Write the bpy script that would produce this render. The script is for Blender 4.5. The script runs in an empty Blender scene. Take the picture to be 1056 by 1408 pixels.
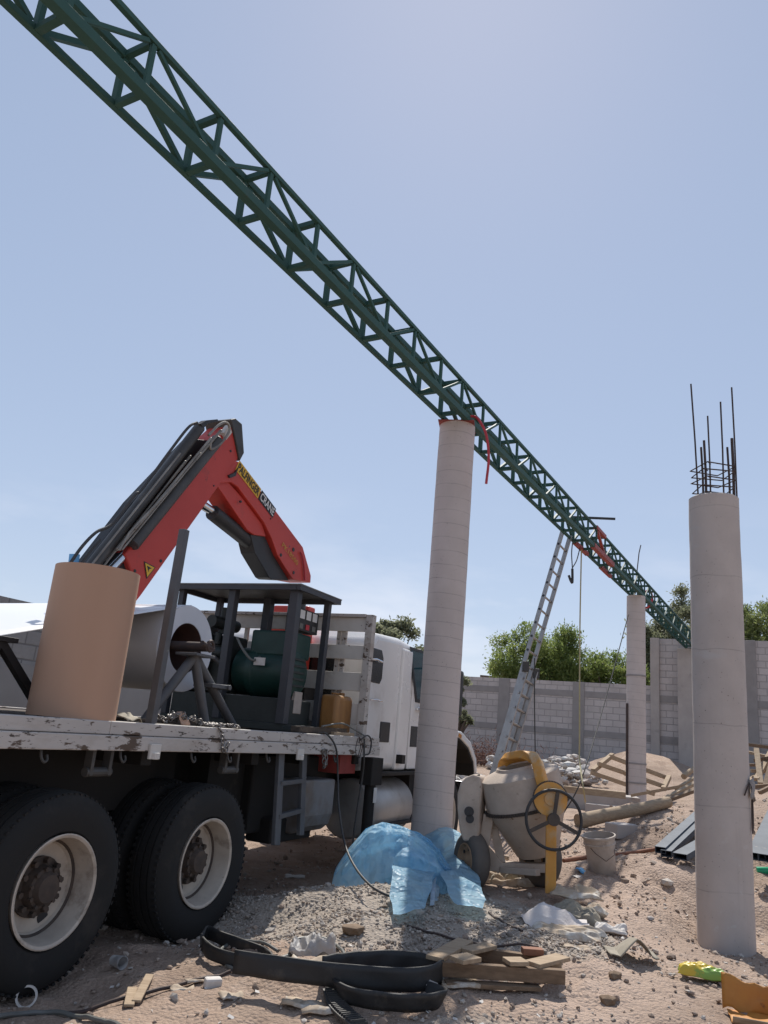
import bpy, math, random
import numpy as np
from mathutils import Vector, Matrix, noise as mnoise
random.seed(7); rng = np.random.default_rng(7)
R_ = math.radians
scene = bpy.context.scene
COL = scene.collection

# ------------------------------------------------------------------ camera maths
FPX, TH, RO, CH = 1072.0, 0.271, 0.089, 1.4
_F = np.array([0, math.cos(TH), math.sin(TH)]); _U = np.array([0, -math.sin(TH), math.cos(TH)]); _R = np.array([1., 0, 0])
_c, _s = math.cos(RO), math.sin(RO)
_R, _U = _c*_R + _s*_U, -_s*_R + _c*_U
EYE = np.array([0, 0, CH])
def ray(px, py): return (px-528)/FPX*_R - (py-704)/FPX*_U + _F
def ypl(px, py, y):
    d = ray(px, py); return EYE + d*(y/d[1])
def project(P):
    P = np.asarray(P, float) - EYE; d = P @ _F
    return 528 + FPX*(P @ _R)/d, 704 - FPX*(P @ _U)/d

# truck frame: x forward along the truck, y away from the viewer, z up
TA = R_(25.5); TT = np.array([math.sin(TA), math.cos(TA), 0]); TN = np.array([math.cos(TA), -math.sin(TA), 0])
TO = np.array([-.995, 5.807, 0]); TRZ = math.pi/2 - TA
def tp(px, py, v):
    d = ray(px, py); t = ((TO + v*TN - EYE) @ TN)/(d @ TN); P = EYE + d*t
    return Vector(((P-TO) @ TT, -v, P[2]))
def tworld(u, y, z=0): return TO + u*TT - y*TN + np.array([0, 0, z])

# ------------------------------------------------------------------ terrain
def vnoise(x, y, seed=0):
    x = np.asarray(x, float); y = np.asarray(y, float)
    xi = np.floor(x).astype(np.int64); yi = np.floor(y).astype(np.int64); fx = x-xi; fy = y-yi
    fx = fx*fx*(3-2*fx); fy = fy*fy*(3-2*fy)
    def h(a, b):
        n = (a*374761393 + b*668265263 + seed*1442695041) & 0x7fffffff
        n = ((n ^ (n >> 13))*1274126177) & 0x7fffffff
        n = (n ^ (n >> 16)) & 0x7fffffff
        return (n % 100003)/100003.0
    return (h(xi, yi)*(1-fx)+h(xi+1, yi)*fx)*(1-fy) + (h(xi, yi+1)*(1-fx)+h(xi+1, yi+1)*fx)*fy
def fbm(x, y, f, o=4, seed=0):
    s = 0; a = .5
    for i in range(o):
        s = s + a*(vnoise(np.asarray(x)*f+17*i, np.asarray(y)*f-11*i, seed+i)-.5)*2; f *= 2; a *= .5
    return s
CP = []
for px, py, Y in [(450,1204,6.25),(400,1218,6.1),(352,1285,5.75),(520,1210,6.4),(500,1250,5.75),(440,1262,5.6),(560,1258,5.8),(620,1280,5.6),
                  (470,1312,4.95),(700,1224,7.2),(760,1222,7.3),(830,1202,7.75),(795,1137,10.2),(920,1108,11.2),
                  (910,1180,7.9),(950,1130,9.6),(880,1240,6.9),(900,1300,5.9),(998,1312,6.45),(820,1310,5.5),
                  (760,1370,4.6),(1050,1300,6.7),(1050,1225,7.6),(1052,1100,11.0),(700,1285,5.7),(690,1250,6.4)]:
    CP.append(ypl(px, py, Y))
for p in [(0,3,0),(-2,3,-.02),(2,3,0),(-.3,4.2,0),(1,4.2,0),(4,4,.1),(.75,8.3,.26),(5.62,17,.28),(4,14,.33),(2.2,13,.3),
          (6.2,20,.45),(9,23.2,.75),(4,25,.6),(0,26,.6),(10,18,.7),(14,20,.9),(-6,8,0),(-8,15,.3),(-4,20,.4),(6,8,.7),(8,6,.6),(7,11,.9),
          (-3,2,0),(0,1,0),(5,2,.1),(-9,4,0)]:
    CP.append(np.array(p, float))
for u in (-3, -1.33, 0, 1.2, 2.4, 3.6, 4.9, 6):
    for v in (.05, -1.2, -2.6): CP.append(tworld(u, -v, -.11 if v > -1 else -.08))
CP.append(tworld(7.5, .5, .05)); CP.append(tworld(1.2, -.35, .02)); CP.append(tworld(-1, -.6, -.01)); CP.append(tworld(0.3, -.4, -.02))
CP = np.array(CP)
def gbase(x, y):
    x = np.asarray(x, float); y = np.asarray(y, float)
    num = np.zeros(np.broadcast(x, y).shape); den = num.copy()
    for cx, cy, cz in CP:
        d2 = (x-cx)**2 + (y-cy)**2
        w = 1/(d2+.06)**1.8; num = num + w*cz; den = den + w
    w = 1/(70.0**2)**1.8 * np.ones_like(den); num += w*.6; den += w
    z = num/den
    z = z + .75*np.exp(-(((x-7.6)/1.9)**2 + ((y-22.3)/1.3)**2))
    return z
def gz(x, y):
    x = np.asarray(x, float); y = np.asarray(y, float)
    n = .045*fbm(x, y, .9, 3, 3) + .035*fbm(x, y, 4.0, 4, 9)
    far = np.clip((np.hypot(x, y)-40)/60, 0, 1)
    return gbase(x, y)*(1-far) + far*.6 + n
def gzf(x, y): return float(gz(np.array([x]), np.array([y]))[0])
_t = np.concatenate([np.linspace(2.5, 14, 900), np.linspace(14.02, 40, 600)])
def gp(px, py):
    "the ground point under a photograph pixel"
    d = ray(px, py); P = EYE[None] + d[None]*_t[:, None]
    h = P[:, 2] - gz(P[:, 0], P[:, 1]); i = int(np.argmax(h < 0))
    return P[i] if h[i] < 0 else P[-1]
def xl(lo, hi, step, far, g=1.17):
    a = list(np.arange(lo, hi, step)); s = step; v = a[-1]
    while v < far: s *= g; v += s; a.append(v)
    s = step; v = lo; b = []
    while v > -far: s *= g; v -= s; b.append(v)
    return np.array(b[::-1] + a)
GX = xl(-2.6, 4.6, .035, 500); GY = xl(2.6, 9.5, .035, 700, 1.15)

# ------------------------------------------------------------------ materials
def _nodes(m):
    m.use_nodes = True; nt = m.node_tree; return nt, nt.nodes, nt.links, nt.nodes['Principled BSDF']
def N(nt, t, **k):
    n = nt.nodes.new(t)
    for a, b in k.items():
        if a in n.inputs.keys(): n.inputs[a].default_value = b
        else: setattr(n, a, b)
    return n
def rgb(c): return (c[0], c[1], c[2], 1)
def mixc(nt, fac, a, b):
    n = nt.nodes.new('ShaderNodeMix'); n.data_type = 'RGBA'
    for sock, v in ((n.inputs[0], fac), (n.inputs[6], a), (n.inputs[7], b)):
        if hasattr(v, 'links'): nt.links.new(v, sock)
        else: sock.default_value = v if isinstance(v, (int, float)) else rgb(v)
    return n.outputs[2]
def ramp(nt, src, a, b):
    n = nt.nodes.new('ShaderNodeMapRange'); n.inputs[1].default_value = a; n.inputs[2].default_value = b
    nt.links.new(src, n.inputs[0]); return n.outputs[0]
def math_(nt, op, a, b=0, c=0):
    n = nt.nodes.new('ShaderNodeMath'); n.operation = op
    for i, v in enumerate((a, b, c)):
        if hasattr(v, 'links'): nt.links.new(v, n.inputs[i])
        else: n.inputs[i].default_value = v
    return n.outputs[0]
def noise_(nt, vec, scale, detail=4, rough=.6):
    n = nt.nodes.new('ShaderNodeTexNoise'); n.inputs['Scale'].default_value = scale
    n.inputs['Detail'].default_value = detail; n.inputs['Roughness'].default_value = rough
    nt.links.new(vec, n.inputs['Vector']); return n.outputs['Fac']
def bump_(nt, b, h, strength, dist=.01):
    n = nt.nodes.new('ShaderNodeBump'); n.inputs['Strength'].default_value = strength; n.inputs['Distance'].default_value = dist
    nt.links.new(h, n.inputs['Height']); nt.links.new(n.outputs[0], b.inputs['Normal']); return n
def mat(name, c1, c2=None, scale=4, rough=.7, metal=0, bump=.15, bscale=60, bdist=.004, spots=(), stretch=None, rvar=.1):
    """two-tone noise colour, any number of (colour, scale, threshold, softness) stains on top, fine bump"""
    m = bpy.data.materials.new(name); nt, nd, ln, b = _nodes(m)
    tc = nt.nodes.new('ShaderNodeTexCoord').outputs['Object']
    if stretch:
        mp = nt.nodes.new('ShaderNodeMapping'); mp.inputs['Scale'].default_value = stretch; ln.new(tc, mp.inputs[0]); tv = mp.outputs[0]
    else: tv = tc
    c2 = c2 or tuple(x*.8 for x in c1)
    n1 = noise_(nt, tv, scale)
    col = mixc(nt, ramp(nt, n1, .3, .7), c1, c2)
    for k, (sc, ss, th, so) in enumerate(spots):
        col = mixc(nt, ramp(nt, noise_(nt, tv, ss, 6, .65), th, th+so), col, sc)
    ln.new(col, b.inputs['Base Color'])
    b.inputs['Metallic'].default_value = metal
    ln.new(math_(nt, 'MULTIPLY_ADD', n1, rvar*2, rough-rvar), b.inputs['Roughness'])
    if bump: bump_(nt, b, noise_(nt, tv, bscale, 5), bump, bdist)
    return m
RUST = (.16, .07, .035); DUST = (.30, .24, .19)
MT = {}
MT['green'] = mat('truss_green_paint', (.026, .076, .064), (.034, .094, .078), 3, .66, 0, .12, spots=[((.045, .085, .07), 5, .60, .1), ((.10, .05, .035), 13, .70, .05)])
MT['green'].node_tree.nodes['Principled BSDF'].inputs['Specular IOR Level'].default_value = .35
MT['red_primer'] = mat('red_primer', (.33, .055, .045), (.22, .04, .035), 8, .6)
MT['hose_red'] = mat('red_hose', (.50, .035, .05), (.40, .03, .04), 8, .5)
MT['rebar'] = mat('rebar_steel', (.055, .045, .045), (.09, .06, .05), 30, .7, .4)
MT['alu'] = mat('ladder_aluminium', (.40, .385, .375), (.30, .285, .275), 6, .45, .55, .1, spots=[((.25, .22, .2), 9, .62, .08)])
MT['black'] = mat('black_paint', (.018, .018, .02), (.032, .031, .032), 5, .5, 0, .1)
MT['blackrub'] = mat('black_rubber', (.016, .016, .017), (.03, .028, .027), 8, .62, 0, .2, spots=[((.07, .06, .05), 6, .60, .14)])
MT['hose'] = mat('hose_rubber', (.03, .03, .032), (.06, .055, .05), 8, .6)
MT['greyhose'] = mat('grey_hose', (.16, .16, .15), (.11, .11, .10), 8, .55)
MT['tyre'] = mat('tyre_rubber', (.0075, .0075, .008), (.014, .013, .012), 3, .85, 0, .3, 90, .003, spots=[((.05, .041, .034), 2.6, .55, .3)])
MT['rim'] = mat('rim_dirty_cream', (.52, .46, .39), (.38, .33, .28), 6, .5, .1, .1, spots=[((.16, .12, .09), 5, .55, .2), ((.10, .06, .04), 18, .66, .08)])
MT['hub'] = mat('hub_greasy', (.045, .035, .03), (.09, .065, .05), 12, .75, .1, .3)
MT['white'] = mat('cab_white_paint', (.73, .725, .72), (.67, .665, .66), 1.5, .28, 0, .02, spots=[((.47, .43, .40), 2.2, .56, .25)])
MT['trim'] = mat('cab_black_trim', (.02, .02, .022), None, 5, .5)
MT['chip'] = mat('chipped_white_paint', (.50, .465, .43), (.42, .385, .355), 3, .6, 0, .3, 40, .004,
                 spots=[((.30, .25, .21), 2.5, .52, .2), ((.09, .06, .042), 8, .575, .03), ((.06, .045, .035), 22, .60, .04)], stretch=(.45, 1, 1.6))
MT['rack'] = mat('rack_white_paint', (.60, .57, .53), (.48, .45, .41), 3, .65, 0, .3, 40, .004,
                 spots=[((.33, .28, .23), 3, .55, .2), ((.09, .06, .045), 12, .66, .04)])
MT['deck'] = mat('deck_wood', (.10, .075, .055), (.06, .045, .035), 6, .85, 0, .4, 40, .006, stretch=(1, 8, 8))
MT['frame'] = mat('chassis_dark', (.010, .009, .0085), (.018, .015, .013), 3, .85, 0, .2, spots=[((.045, .034, .026), 4, .64, .12)])
MT['cranered'] = mat('crane_red_paint', (.54, .048, .032), (.45, .04, .03), 1.6, .48, 0, .03, spots=[((.30, .045, .035), 3.5, .60, .14), ((.07, .035, .03), 9, .68, .05)])
MT['chrome'] = mat('chrome_rod', (.75, .75, .76), (.65, .65, .66), 6, .15, 1, 0)
MT['pipe'] = mat('hydraulic_pipe', (.34, .31, .27), (.18, .16, .14), 6, .5, .4, .1)
MT['cyl'] = mat('cylinder_grey', (.075, .072, .068), (.045, .043, .042), 4, .5, .1, .1, spots=[((.15, .13, .11), 5, .62, .12)])
MT['yellow_dec'] = mat('decal_yellow', (.75, .45, .03), (.65, .38, .03), 5, .5, 0, 0)
MT['gold_dec'] = mat('decal_gold', (.62, .33, .03), None, 5, .5, 0, 0)
MT['black_dec'] = mat('decal_black', (.015, .015, .015), None, 5, .5, 0, 0)
MT['white_dec'] = mat('decal_white', (.75, .74, .72), None, 5, .5, 0, 0)
MT['cardboard'] = mat('brown_cardboard', (.46, .285, .195), (.425, .26, .175), 2, .78, 0, .06, 90, .001, stretch=(1, 1, .15), spots=[((.36, .22, .15), 5, .62, .1), ((.25, .16, .11), 21, .70, .05)])
MT['coil'] = mat('prepainted_coil_grey', (.50, .51, .53), (.44, .45, .47), 2, .4, 0, .02)
MT['coilface'] = mat('coil_edge', (.55, .57, .61), (.47, .49, .53), 2, .45, .1, .05)
MT['coilin'] = mat('coil_bore', (.10, .045, .035), (.05, .03, .025), 5, .8)
MT['sheet'] = mat('white_sheet', (.80, .81, .82), (.76, .77, .78), 1, .35, 0, .01)
MT['stand'] = mat('decoiler_grey_steel', (.075, .078, .085), (.11, .11, .115), 7, .55, .2, .15, spots=[((.2, .19, .18), 10, .66, .08)])
MT['genframe'] = mat('generator_frame_grey', (.040, .043, .052), (.055, .057, .065), 6, .5, .1, .1, spots=[((.2, .19, .18), 14, .70, .05)])
MT['genroof'] = mat('generator_roof', (.20, .20, .20), (.13, .13, .13), 5, .5, .3, .1)
MT['gengreen'] = mat('generator_green', (.006, .042, .034), (.005, .03, .025), 5, .5, 0, .1, spots=[((.02, .03, .03), 7, .62, .1)])
MT['gendark'] = mat('generator_dark', (.018, .024, .023), (.035, .04, .038), 7, .6, .1, .2)
MT['jerry'] = mat('jerrycan_yellow', (.33, .16, .045), (.23, .105, .03), 9, .5, 0, .1, 20, .004, spots=[((.14, .075, .035), 6, .58, .15)], stretch=(1, 1, .35))
MT['chain'] = mat('chain_steel', (.28, .27, .26), (.13, .11, .10), 40, .45, .7)
MT['wood'] = mat('weathered_timber', (.22, .145, .09), (.13, .085, .052), 5, .85, 0, .4, 50, .004, stretch=(1.2, 9, 9), spots=[((.16, .11, .08), 6, .62, .12)])
MT['wood_pale'] = mat('pale_timber', (.40, .30, .20), (.28, .20, .13), 5, .85, 0, .3, 50, .004, stretch=(1.2, 9, 9), spots=[((.25, .19, .14), 6, .62, .12)])
MT['wood_red'] = mat('reddish_timber', (.26, .11, .06), (.17, .07, .04), 5, .8, 0, .3, 50, .004)
MT['paper'] = mat('cement_bag_paper', (.46, .365, .27), (.35, .275, .20), 6, .85, 0, .4, 25, .01, spots=[((.58, .55, .50), 5, .52, .12), ((.25, .2, .16), 9, .64, .06)])
MT['paper_grey'] = mat('grey_bag_paper', (.33, .29, .225), (.25, .22, .175), 6, .85, 0, .4, 25, .01, spots=[((.17, .19, .14), 7, .62, .06)])
MT['cloth'] = mat('white_sack_cloth', (.66, .61, .58), (.52, .47, .45), 8, .9, 0, .35, 60, .01)
MT['bagyel'] = mat('yellow_bag', (.62, .47, .04), (.55, .38, .04), 6, .4, 0, .2, 20, .01, spots=[((.22, .38, .07), 5, .50, .06), ((.65, .58, .35), 8, .66, .05)])
MT['bagor'] = mat('orange_card', (.50, .22, .035), (.38, .15, .03), 5, .6, 0, .2, 20, .008, spots=[((.18, .07, .03), 8, .66, .06)])
MT['concrete'] = mat('concrete', (.43, .385, .355), (.36, .32, .295), 3, .85, 0, .3, 50, .003, spots=[((.24, .225, .21), 2.2, .58, .2)])
MT['tie'] = mat('tie_beam_concrete', (.31, .285, .272), (.26, .238, .228), 3, .88, 0, .4, 40, .006)
MT['plaster'] = mat('grey_render', (.26, .26, .26), (.22, .22, .22), 1.5, .9, 0, .2)
MT['bucket'] = mat('cement_bucket', (.47, .41, .36), (.36, .31, .27), 9, .8, 0, .3, 50, .004, spots=[((.26, .22, .19), 7, .60, .1)])
MT['mixer'] = mat('mixer_cement_crust', (.50, .41, .335), (.40, .325, .265), 6, .85, 0, .45, 45, .006, spots=[((.52, .43, .355), 4, .55, .14), ((.20, .11, .065), 14, .66, .05), ((.27, .215, .17), 9, .62, .08)])
MT['mixyel'] = mat('mixer_yellow', (.66, .33, .07), (.58, .27, .055), 5, .55, 0, .2, spots=[((.50, .37, .23), 6, .50, .16), ((.24, .11, .05), 16, .68, .05)])
MT['mixgear'] = mat('mixer_gear', (.05, .042, .038), (.09, .07, .055), 12, .7, .2, .2)
MT['smalltyre'] = mat('small_tyre', (.09, .08, .072), (.13, .11, .095), 7, .85, 0, .35, 80, .004)
MT['rimrust'] = mat('rusty_rim', (.36, .235, .15), (.26, .165, .10), 9, .8, .1, .3)
MT['channel'] = mat('blue_grey_channel', (.062, .08, .105), (.048, .062, .083), 4, .62, .05, .08, spots=[((.25, .21, .18), 5, .64, .1)])
MT['bottle'] = mat('green_plastic', (.02, .42, .20), None, 5, .35, 0, 0)
MT['rope_y'] = mat('yellow_rope', (.42, .37, .21), (.34, .30, .17), 40, .8)
MT['rope_d'] = mat('dark_rope', (.05, .048, .045), None, 40, .8)
MT['bluebit'] = mat('blue_scrap', (.12, .36, .65), None, 5, .5)
MT['whitebit'] = mat('white_litter', (.68, .64, .6), (.5, .46, .42), 9, .8)
MT['bark'] = mat('bark', (.13, .10, .08), (.08, .06, .05), 6, .95, 0, .5, 20, .02)
MT['redbrush'] = mat('dry_reddish_brush', (.22, .10, .07), (.15, .075, .05), 8, .9)
MT['clay'] = mat('red_brick_rubble', (.3, .13, .09), None, 8, .9)

def m_film(name, c1, c2, transl=.35, rough=.32):
    m = bpy.data.materials.new(name); nt, nd, ln, b = _nodes(m)
    tc = nt.nodes.new('ShaderNodeTexCoord').outputs['Object']
    col = mixc(nt, ramp(nt, noise_(nt, tc, 5, 4), .35, .65), c1, c2)
    ln.new(col, b.inputs['Base Color']); b.inputs['Roughness'].default_value = rough
    b.inputs['Specular IOR Level'].default_value = .25
    hs_ = []
    for sc in (7.0, 15.0):
        vo = N(nt, 'ShaderNodeTexVoronoi', Scale=sc); vo.feature = 'F1'
        wv_ = nt.nodes.new('ShaderNodeVectorMath'); wv_.operation = 'MULTIPLY_ADD'; nn_ = nt.nodes.new('ShaderNodeTexNoise'); nn_.inputs['Scale'].default_value = 5
        ln.new(tc, nn_.inputs['Vector']); ln.new(nn_.outputs['Color'], wv_.inputs[0]); wv_.inputs[1].default_value = (.12, .12, .12); ln.new(tc, wv_.inputs[2]); ln.new(wv_.outputs[0], vo.inputs['Vector']); hs_.append(vo.outputs['Distance'])
    bp_ = bump_(nt, b, math_(nt, 'MULTIPLY_ADD', hs_[1], .45, hs_[0]), 1.0, .05)
    tr = N(nt, 'ShaderNodeBsdfTranslucent'); ln.new(col, tr.inputs[0]); ln.new(bp_.outputs[0], tr.inputs['Normal'])
    mx = N(nt, 'ShaderNodeMixShader'); mx.inputs[0].default_value = transl
    ln.new(b.outputs[0], mx.inputs[1]); ln.new(tr.outputs[0], mx.inputs[2])
    ln.new(mx.outputs[0], nt.nodes['Material Output'].inputs[0]); return m
MT['bluefilm'] = m_film('blue_plastic_film', (.40, .68, .88), (.52, .76, .91), .58, .4)
MT['clearfilm'] = m_film('clear_plastic_film', (.62, .60, .58), (.5, .47, .45), .4, .5)

def m_column(name, c1, c2, pitch, linedark, tilt=.0, wob=.35, patch=None, low=None):
    "cast column: faint seams of the wound cardboard form, blotches"
    m = bpy.data.materials.new(name); nt, nd, ln, b = _nodes(m)
    tc = nt.nodes.new('ShaderNodeTexCoord').outputs['Object']
    sx = N(nt, 'ShaderNodeSeparateXYZ'); ln.new(tc, sx.inputs[0])
    n1 = noise_(nt, tc, 2.6, 5); n2 = noise_(nt, tc, .9, 3); n3 = noise_(nt, tc, 30, 5)
    col = mixc(nt, ramp(nt, n1, .3, .7), c1, c2)
    col = mixc(nt, math_(nt, 'MULTIPLY', ramp(nt, n2, .5, .7), .5), col, tuple(x*.82 for x in c2))
    if patch: # pale laitance smears
        mp = nt.nodes.new('ShaderNodeMapping'); mp.inputs['Scale'].default_value = (1.2, 1.2, 3.2); ln.new(tc, mp.inputs[0])
        col = mixc(nt, ramp(nt, noise_(nt, mp.outputs[0], 2.1, 4), .62, .72), col, patch)
    zz = math_(nt, 'MULTIPLY_ADD', n2, wob*pitch, math_(nt, 'MULTIPLY_ADD', sx.outputs[0], tilt, sx.outputs[2]))
    fr = math_(nt, 'FRACT', math_(nt, 'DIVIDE', zz, pitch))
    line = math_(nt, 'MULTIPLY', math_(nt, 'LESS_THAN', fr, .0085/pitch), ramp(nt, n1, .30, .55))
    col = mixc(nt, math_(nt, 'MULTIPLY', line, linedark), col, tuple(x*.5 for x in c1))
    col = mixc(nt, math_(nt, 'MULTIPLY', ramp(nt, n3, .64, .7), .35), col, tuple(x*.6 for x in c1))
    vp = N(nt, 'ShaderNodeTexVoronoi', Scale=26.0); ln.new(tc, vp.inputs['Vector'])   # air holes
    col = mixc(nt, math_(nt, 'MULTIPLY', math_(nt, 'LESS_THAN', vp.outputs['Distance'], .11), ramp(nt, n1, .45, .6)), col, tuple(x*.35 for x in c1))
    md = nt.nodes.new('ShaderNodeMapping'); md.inputs['Scale'].default_value = (9, 9, .55); ln.new(tc, md.inputs[0])   # drips
    col = mixc(nt, math_(nt, 'MULTIPLY', ramp(nt, noise_(nt, md.outputs[0], 1.6, 4), .60, .76), .25), col, tuple(x*.66 for x in c2))
    if low: # mortar splashes near the foot
        col = mixc(nt, math_(nt, 'MULTIPLY', ramp(nt, noise_(nt, tc, 13, 2), .66, .69), ramp(nt, sx.outputs[2], 1.4, .4)), col, low)
    ln.new(col, b.inputs['Base Color']); b.inputs['Roughness'].default_value = .85
    h = math_(nt, 'MULTIPLY_ADD', line, -.5, n3)
    bump_(nt, b, h, .25, .004); return m
MT['col_a'] = m_column('column_paper_formed', (.56, .495, .465), (.49, .43, .40), .155, .55, .05, .6)
MT['col_c'] = m_column('column_bare', (.51, .455, .42), (.43, .38, .35), .62, .5, -.02, .3, (.46, .43, .41), (.5, .47, .44))

def m_block(name, c1, c2, cm, bw=.4, bh=.2, ms=.013):
    m = bpy.data.materials.new(name); nt, nd, ln, b = _nodes(m)
    tc = nt.nodes.new('ShaderNodeTexCoord').outputs['Object']
    sx = N(nt, 'ShaderNodeSeparateXYZ'); ln.new(tc, sx.inputs[0])
    cb = N(nt, 'ShaderNodeCombineXYZ')
    wob = noise_(nt, tc, 1.3, 2)
    ln.new(math_(nt, 'ADD', sx.outputs[0], sx.outputs[1]), cb.inputs[0]); ln.new(math_(nt, 'MULTIPLY_ADD', wob, .02, sx.outputs[2]), cb.inputs[1])
    br = N(nt, 'ShaderNodeTexBrick'); br.offset = .5
    for k, v in (('Scale', 1), ('Mortar Size', ms), ('Mortar Smooth', .3), ('Bias', 0), ('Brick Width', bw), ('Row Height', bh)): br.inputs[k].default_value = v
    br.inputs['Color1'].default_value = rgb(c1); br.inputs['Color2'].default_value = rgb(c2); br.inputs['Mortar'].default_value = rgb(cm)
    ln.new(cb.outputs[0], br.inputs['Vector'])
    n1 = noise_(nt, tc, 1.2, 4); n2 = noise_(nt, tc, 24, 4)
    col = mixc(nt, math_(nt, 'MULTIPLY', ramp(nt, n1, .42, .68), .7), br.outputs['Color'], tuple(x*.70 for x in c1))
    mst = nt.nodes.new('ShaderNodeMapping'); mst.inputs['Scale'].default_value = (2.2, 2.2, .35); ln.new(tc, mst.inputs[0])
    col = mixc(nt, math_(nt, 'MULTIPLY', ramp(nt, noise_(nt, mst.outputs[0], 1.4, 4), .55, .75), .4), col, tuple(x*.6 for x in c1))
    col = mixc(nt, math_(nt, 'MULTIPLY', ramp(nt, n2, .5, .7), .3), col, tuple(x*.6 for x in c1))
    ln.new(col, b.inputs['Base Color']); b.inputs['Roughness'].default_value = .92
    h = math_(nt, 'MULTIPLY_ADD', br.outputs['Fac'], -1.0, math_(nt, 'MULTIPLY', n2, .35))
    bump_(nt, b, h, .7, .012); return m
MT['block'] = m_block('pinkish_block', (.56, .505, .48), (.475, .43, .41), (.33, .30, .285))
MT['blockg'] = m_block('grey_block', (.30, .295, .29), (.25, .245, .242), (.15, .148, .146))

def m_ground():
    m = bpy.data.materials.new('building_site_soil'); nt, nd, ln, b = _nodes(m)
    tc = nt.nodes.new('ShaderNodeTexCoord').outputs['Object']
    n1 = noise_(nt, tc, .8, 6, .65); n2 = noise_(nt, tc, 6, 6, .7); n3 = noise_(nt, tc, 60, 5, .7)
    soil = mixc(nt, ramp(nt, n1, .32, .68), (.40, .285, .215), (.325, .238, .18))
    soil = mixc(nt, ramp(nt, n2, .52, .72), soil, (.45, .35, .285))
    soil = mixc(nt, math_(nt, 'MULTIPLY', ramp(nt, noise_(nt, tc, 1.7, 5, .6), .50, .62), .75), soil, (.25, .175, .13))
    ap = N(nt, 'ShaderNodeAttribute', attribute_name='path')
    soil = mixc(nt, math_(nt, 'MULTIPLY', ap.outputs['Fac'], .7), soil, (.46, .345, .275))
    at = N(nt, 'ShaderNodeAttribute', attribute_name='gravel')
    grey = mixc(nt, ramp(nt, n2, .35, .65), (.41, .345, .285), (.32, .27, .225))
    gm = ramp(nt, math_(nt, 'ADD', at.outputs['Fac'], math_(nt, 'MULTIPLY_ADD', n2, .7, -.35)), .35, .6)
    col = mixc(nt, gm, soil, grey)
    col = mixc(nt, math_(nt, 'MULTIPLY', ramp(nt, n3, .55, .75), .55), col, (.13, .10, .08))
    col = mixc(nt, math_(nt, 'MULTIPLY', ramp(nt, n3, .42, .28), .5), col, (.48, .41, .35))
    vo = N(nt, 'ShaderNodeTexVoronoi', Scale=42.0); ln.new(tc, vo.inputs['Vector'])
    ln.new(col, b.inputs['Base Color']); b.inputs['Roughness'].default_value = .95
    h = math_(nt, 'ADD', math_(nt, 'MULTIPLY', n3, .5), math_(nt, 'MULTIPLY_ADD', vo.outputs['Distance'], -.5, n2))
    bump_(nt, b, h, .9, .03); return m
def m_vcol(name, rough=.9, tint=None):
    m = bpy.data.materials.new(name); nt, nd, ln, b = _nodes(m)
    at = N(nt, 'ShaderNodeAttribute', attribute_name='tone')
    tc = nt.nodes.new('ShaderNodeTexCoord').outputs['Object']
    n = noise_(nt, tc, 70, 4)
    col = mixc(nt, math_(nt, 'MULTIPLY', ramp(nt, n, .4, .7), .4), at.outputs['Color'], (.15, .12, .1))
    ln.new(col, b.inputs['Base Color']); b.inputs['Roughness'].default_value = rough
    bump_(nt, b, n, .5, .004); return m
def m_leaf(name, c1, c2, c3):
    m = bpy.data.materials.new(name); nt, nd, ln, b = _nodes(m)
    tc = nt.nodes.new('ShaderNodeTexCoord').outputs['Object']
    col = mixc(nt, ramp(nt, noise_(nt, tc, .55, 3), .35, .65), c1, c2)
    col = mixc(nt, ramp(nt, noise_(nt, tc, 3.1, 2), .5, .7), col, c3)
    ln.new(col, b.inputs['Base Color']); b.inputs['Roughness'].default_value = .6
    tr = N(nt, 'ShaderNodeBsdfTranslucent'); ln.new(col, tr.inputs[0])
    mx = N(nt, 'ShaderNodeMixShader'); mx.inputs[0].default_value = .6
    ln.new(b.outputs[0], mx.inputs[1]); ln.new(tr.outputs[0], mx.inputs[2]); ln.new(mx.outputs[0], nt.nodes['Material Output'].inputs[0])
    return m
def m_glass(name, c, rough=.06):
    m = bpy.data.materials.new(name); nt, nd, ln, b = _nodes(m)
    tc = nt.nodes.new('ShaderNodeTexCoord').outputs['Object']
    col = mixc(nt, ramp(nt, noise_(nt, tc, 3, 3), .4, .7), c, tuple(x*1.6 for x in c))
    ln.new(col, b.inputs['Base Color']); b.inputs['Roughness'].default_value = rough
    b.inputs['Specular IOR Level'].default_value = .8; return m
MT['glass'] = m_glass('tinted_cab_glass', (.012, .05, .065))
MT['darkglass'] = m_glass('black_cab_glass', (.008, .009, .01), .25)
MT['ground'] = m_ground(); MT['stone'] = m_vcol('loose_stone')

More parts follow.
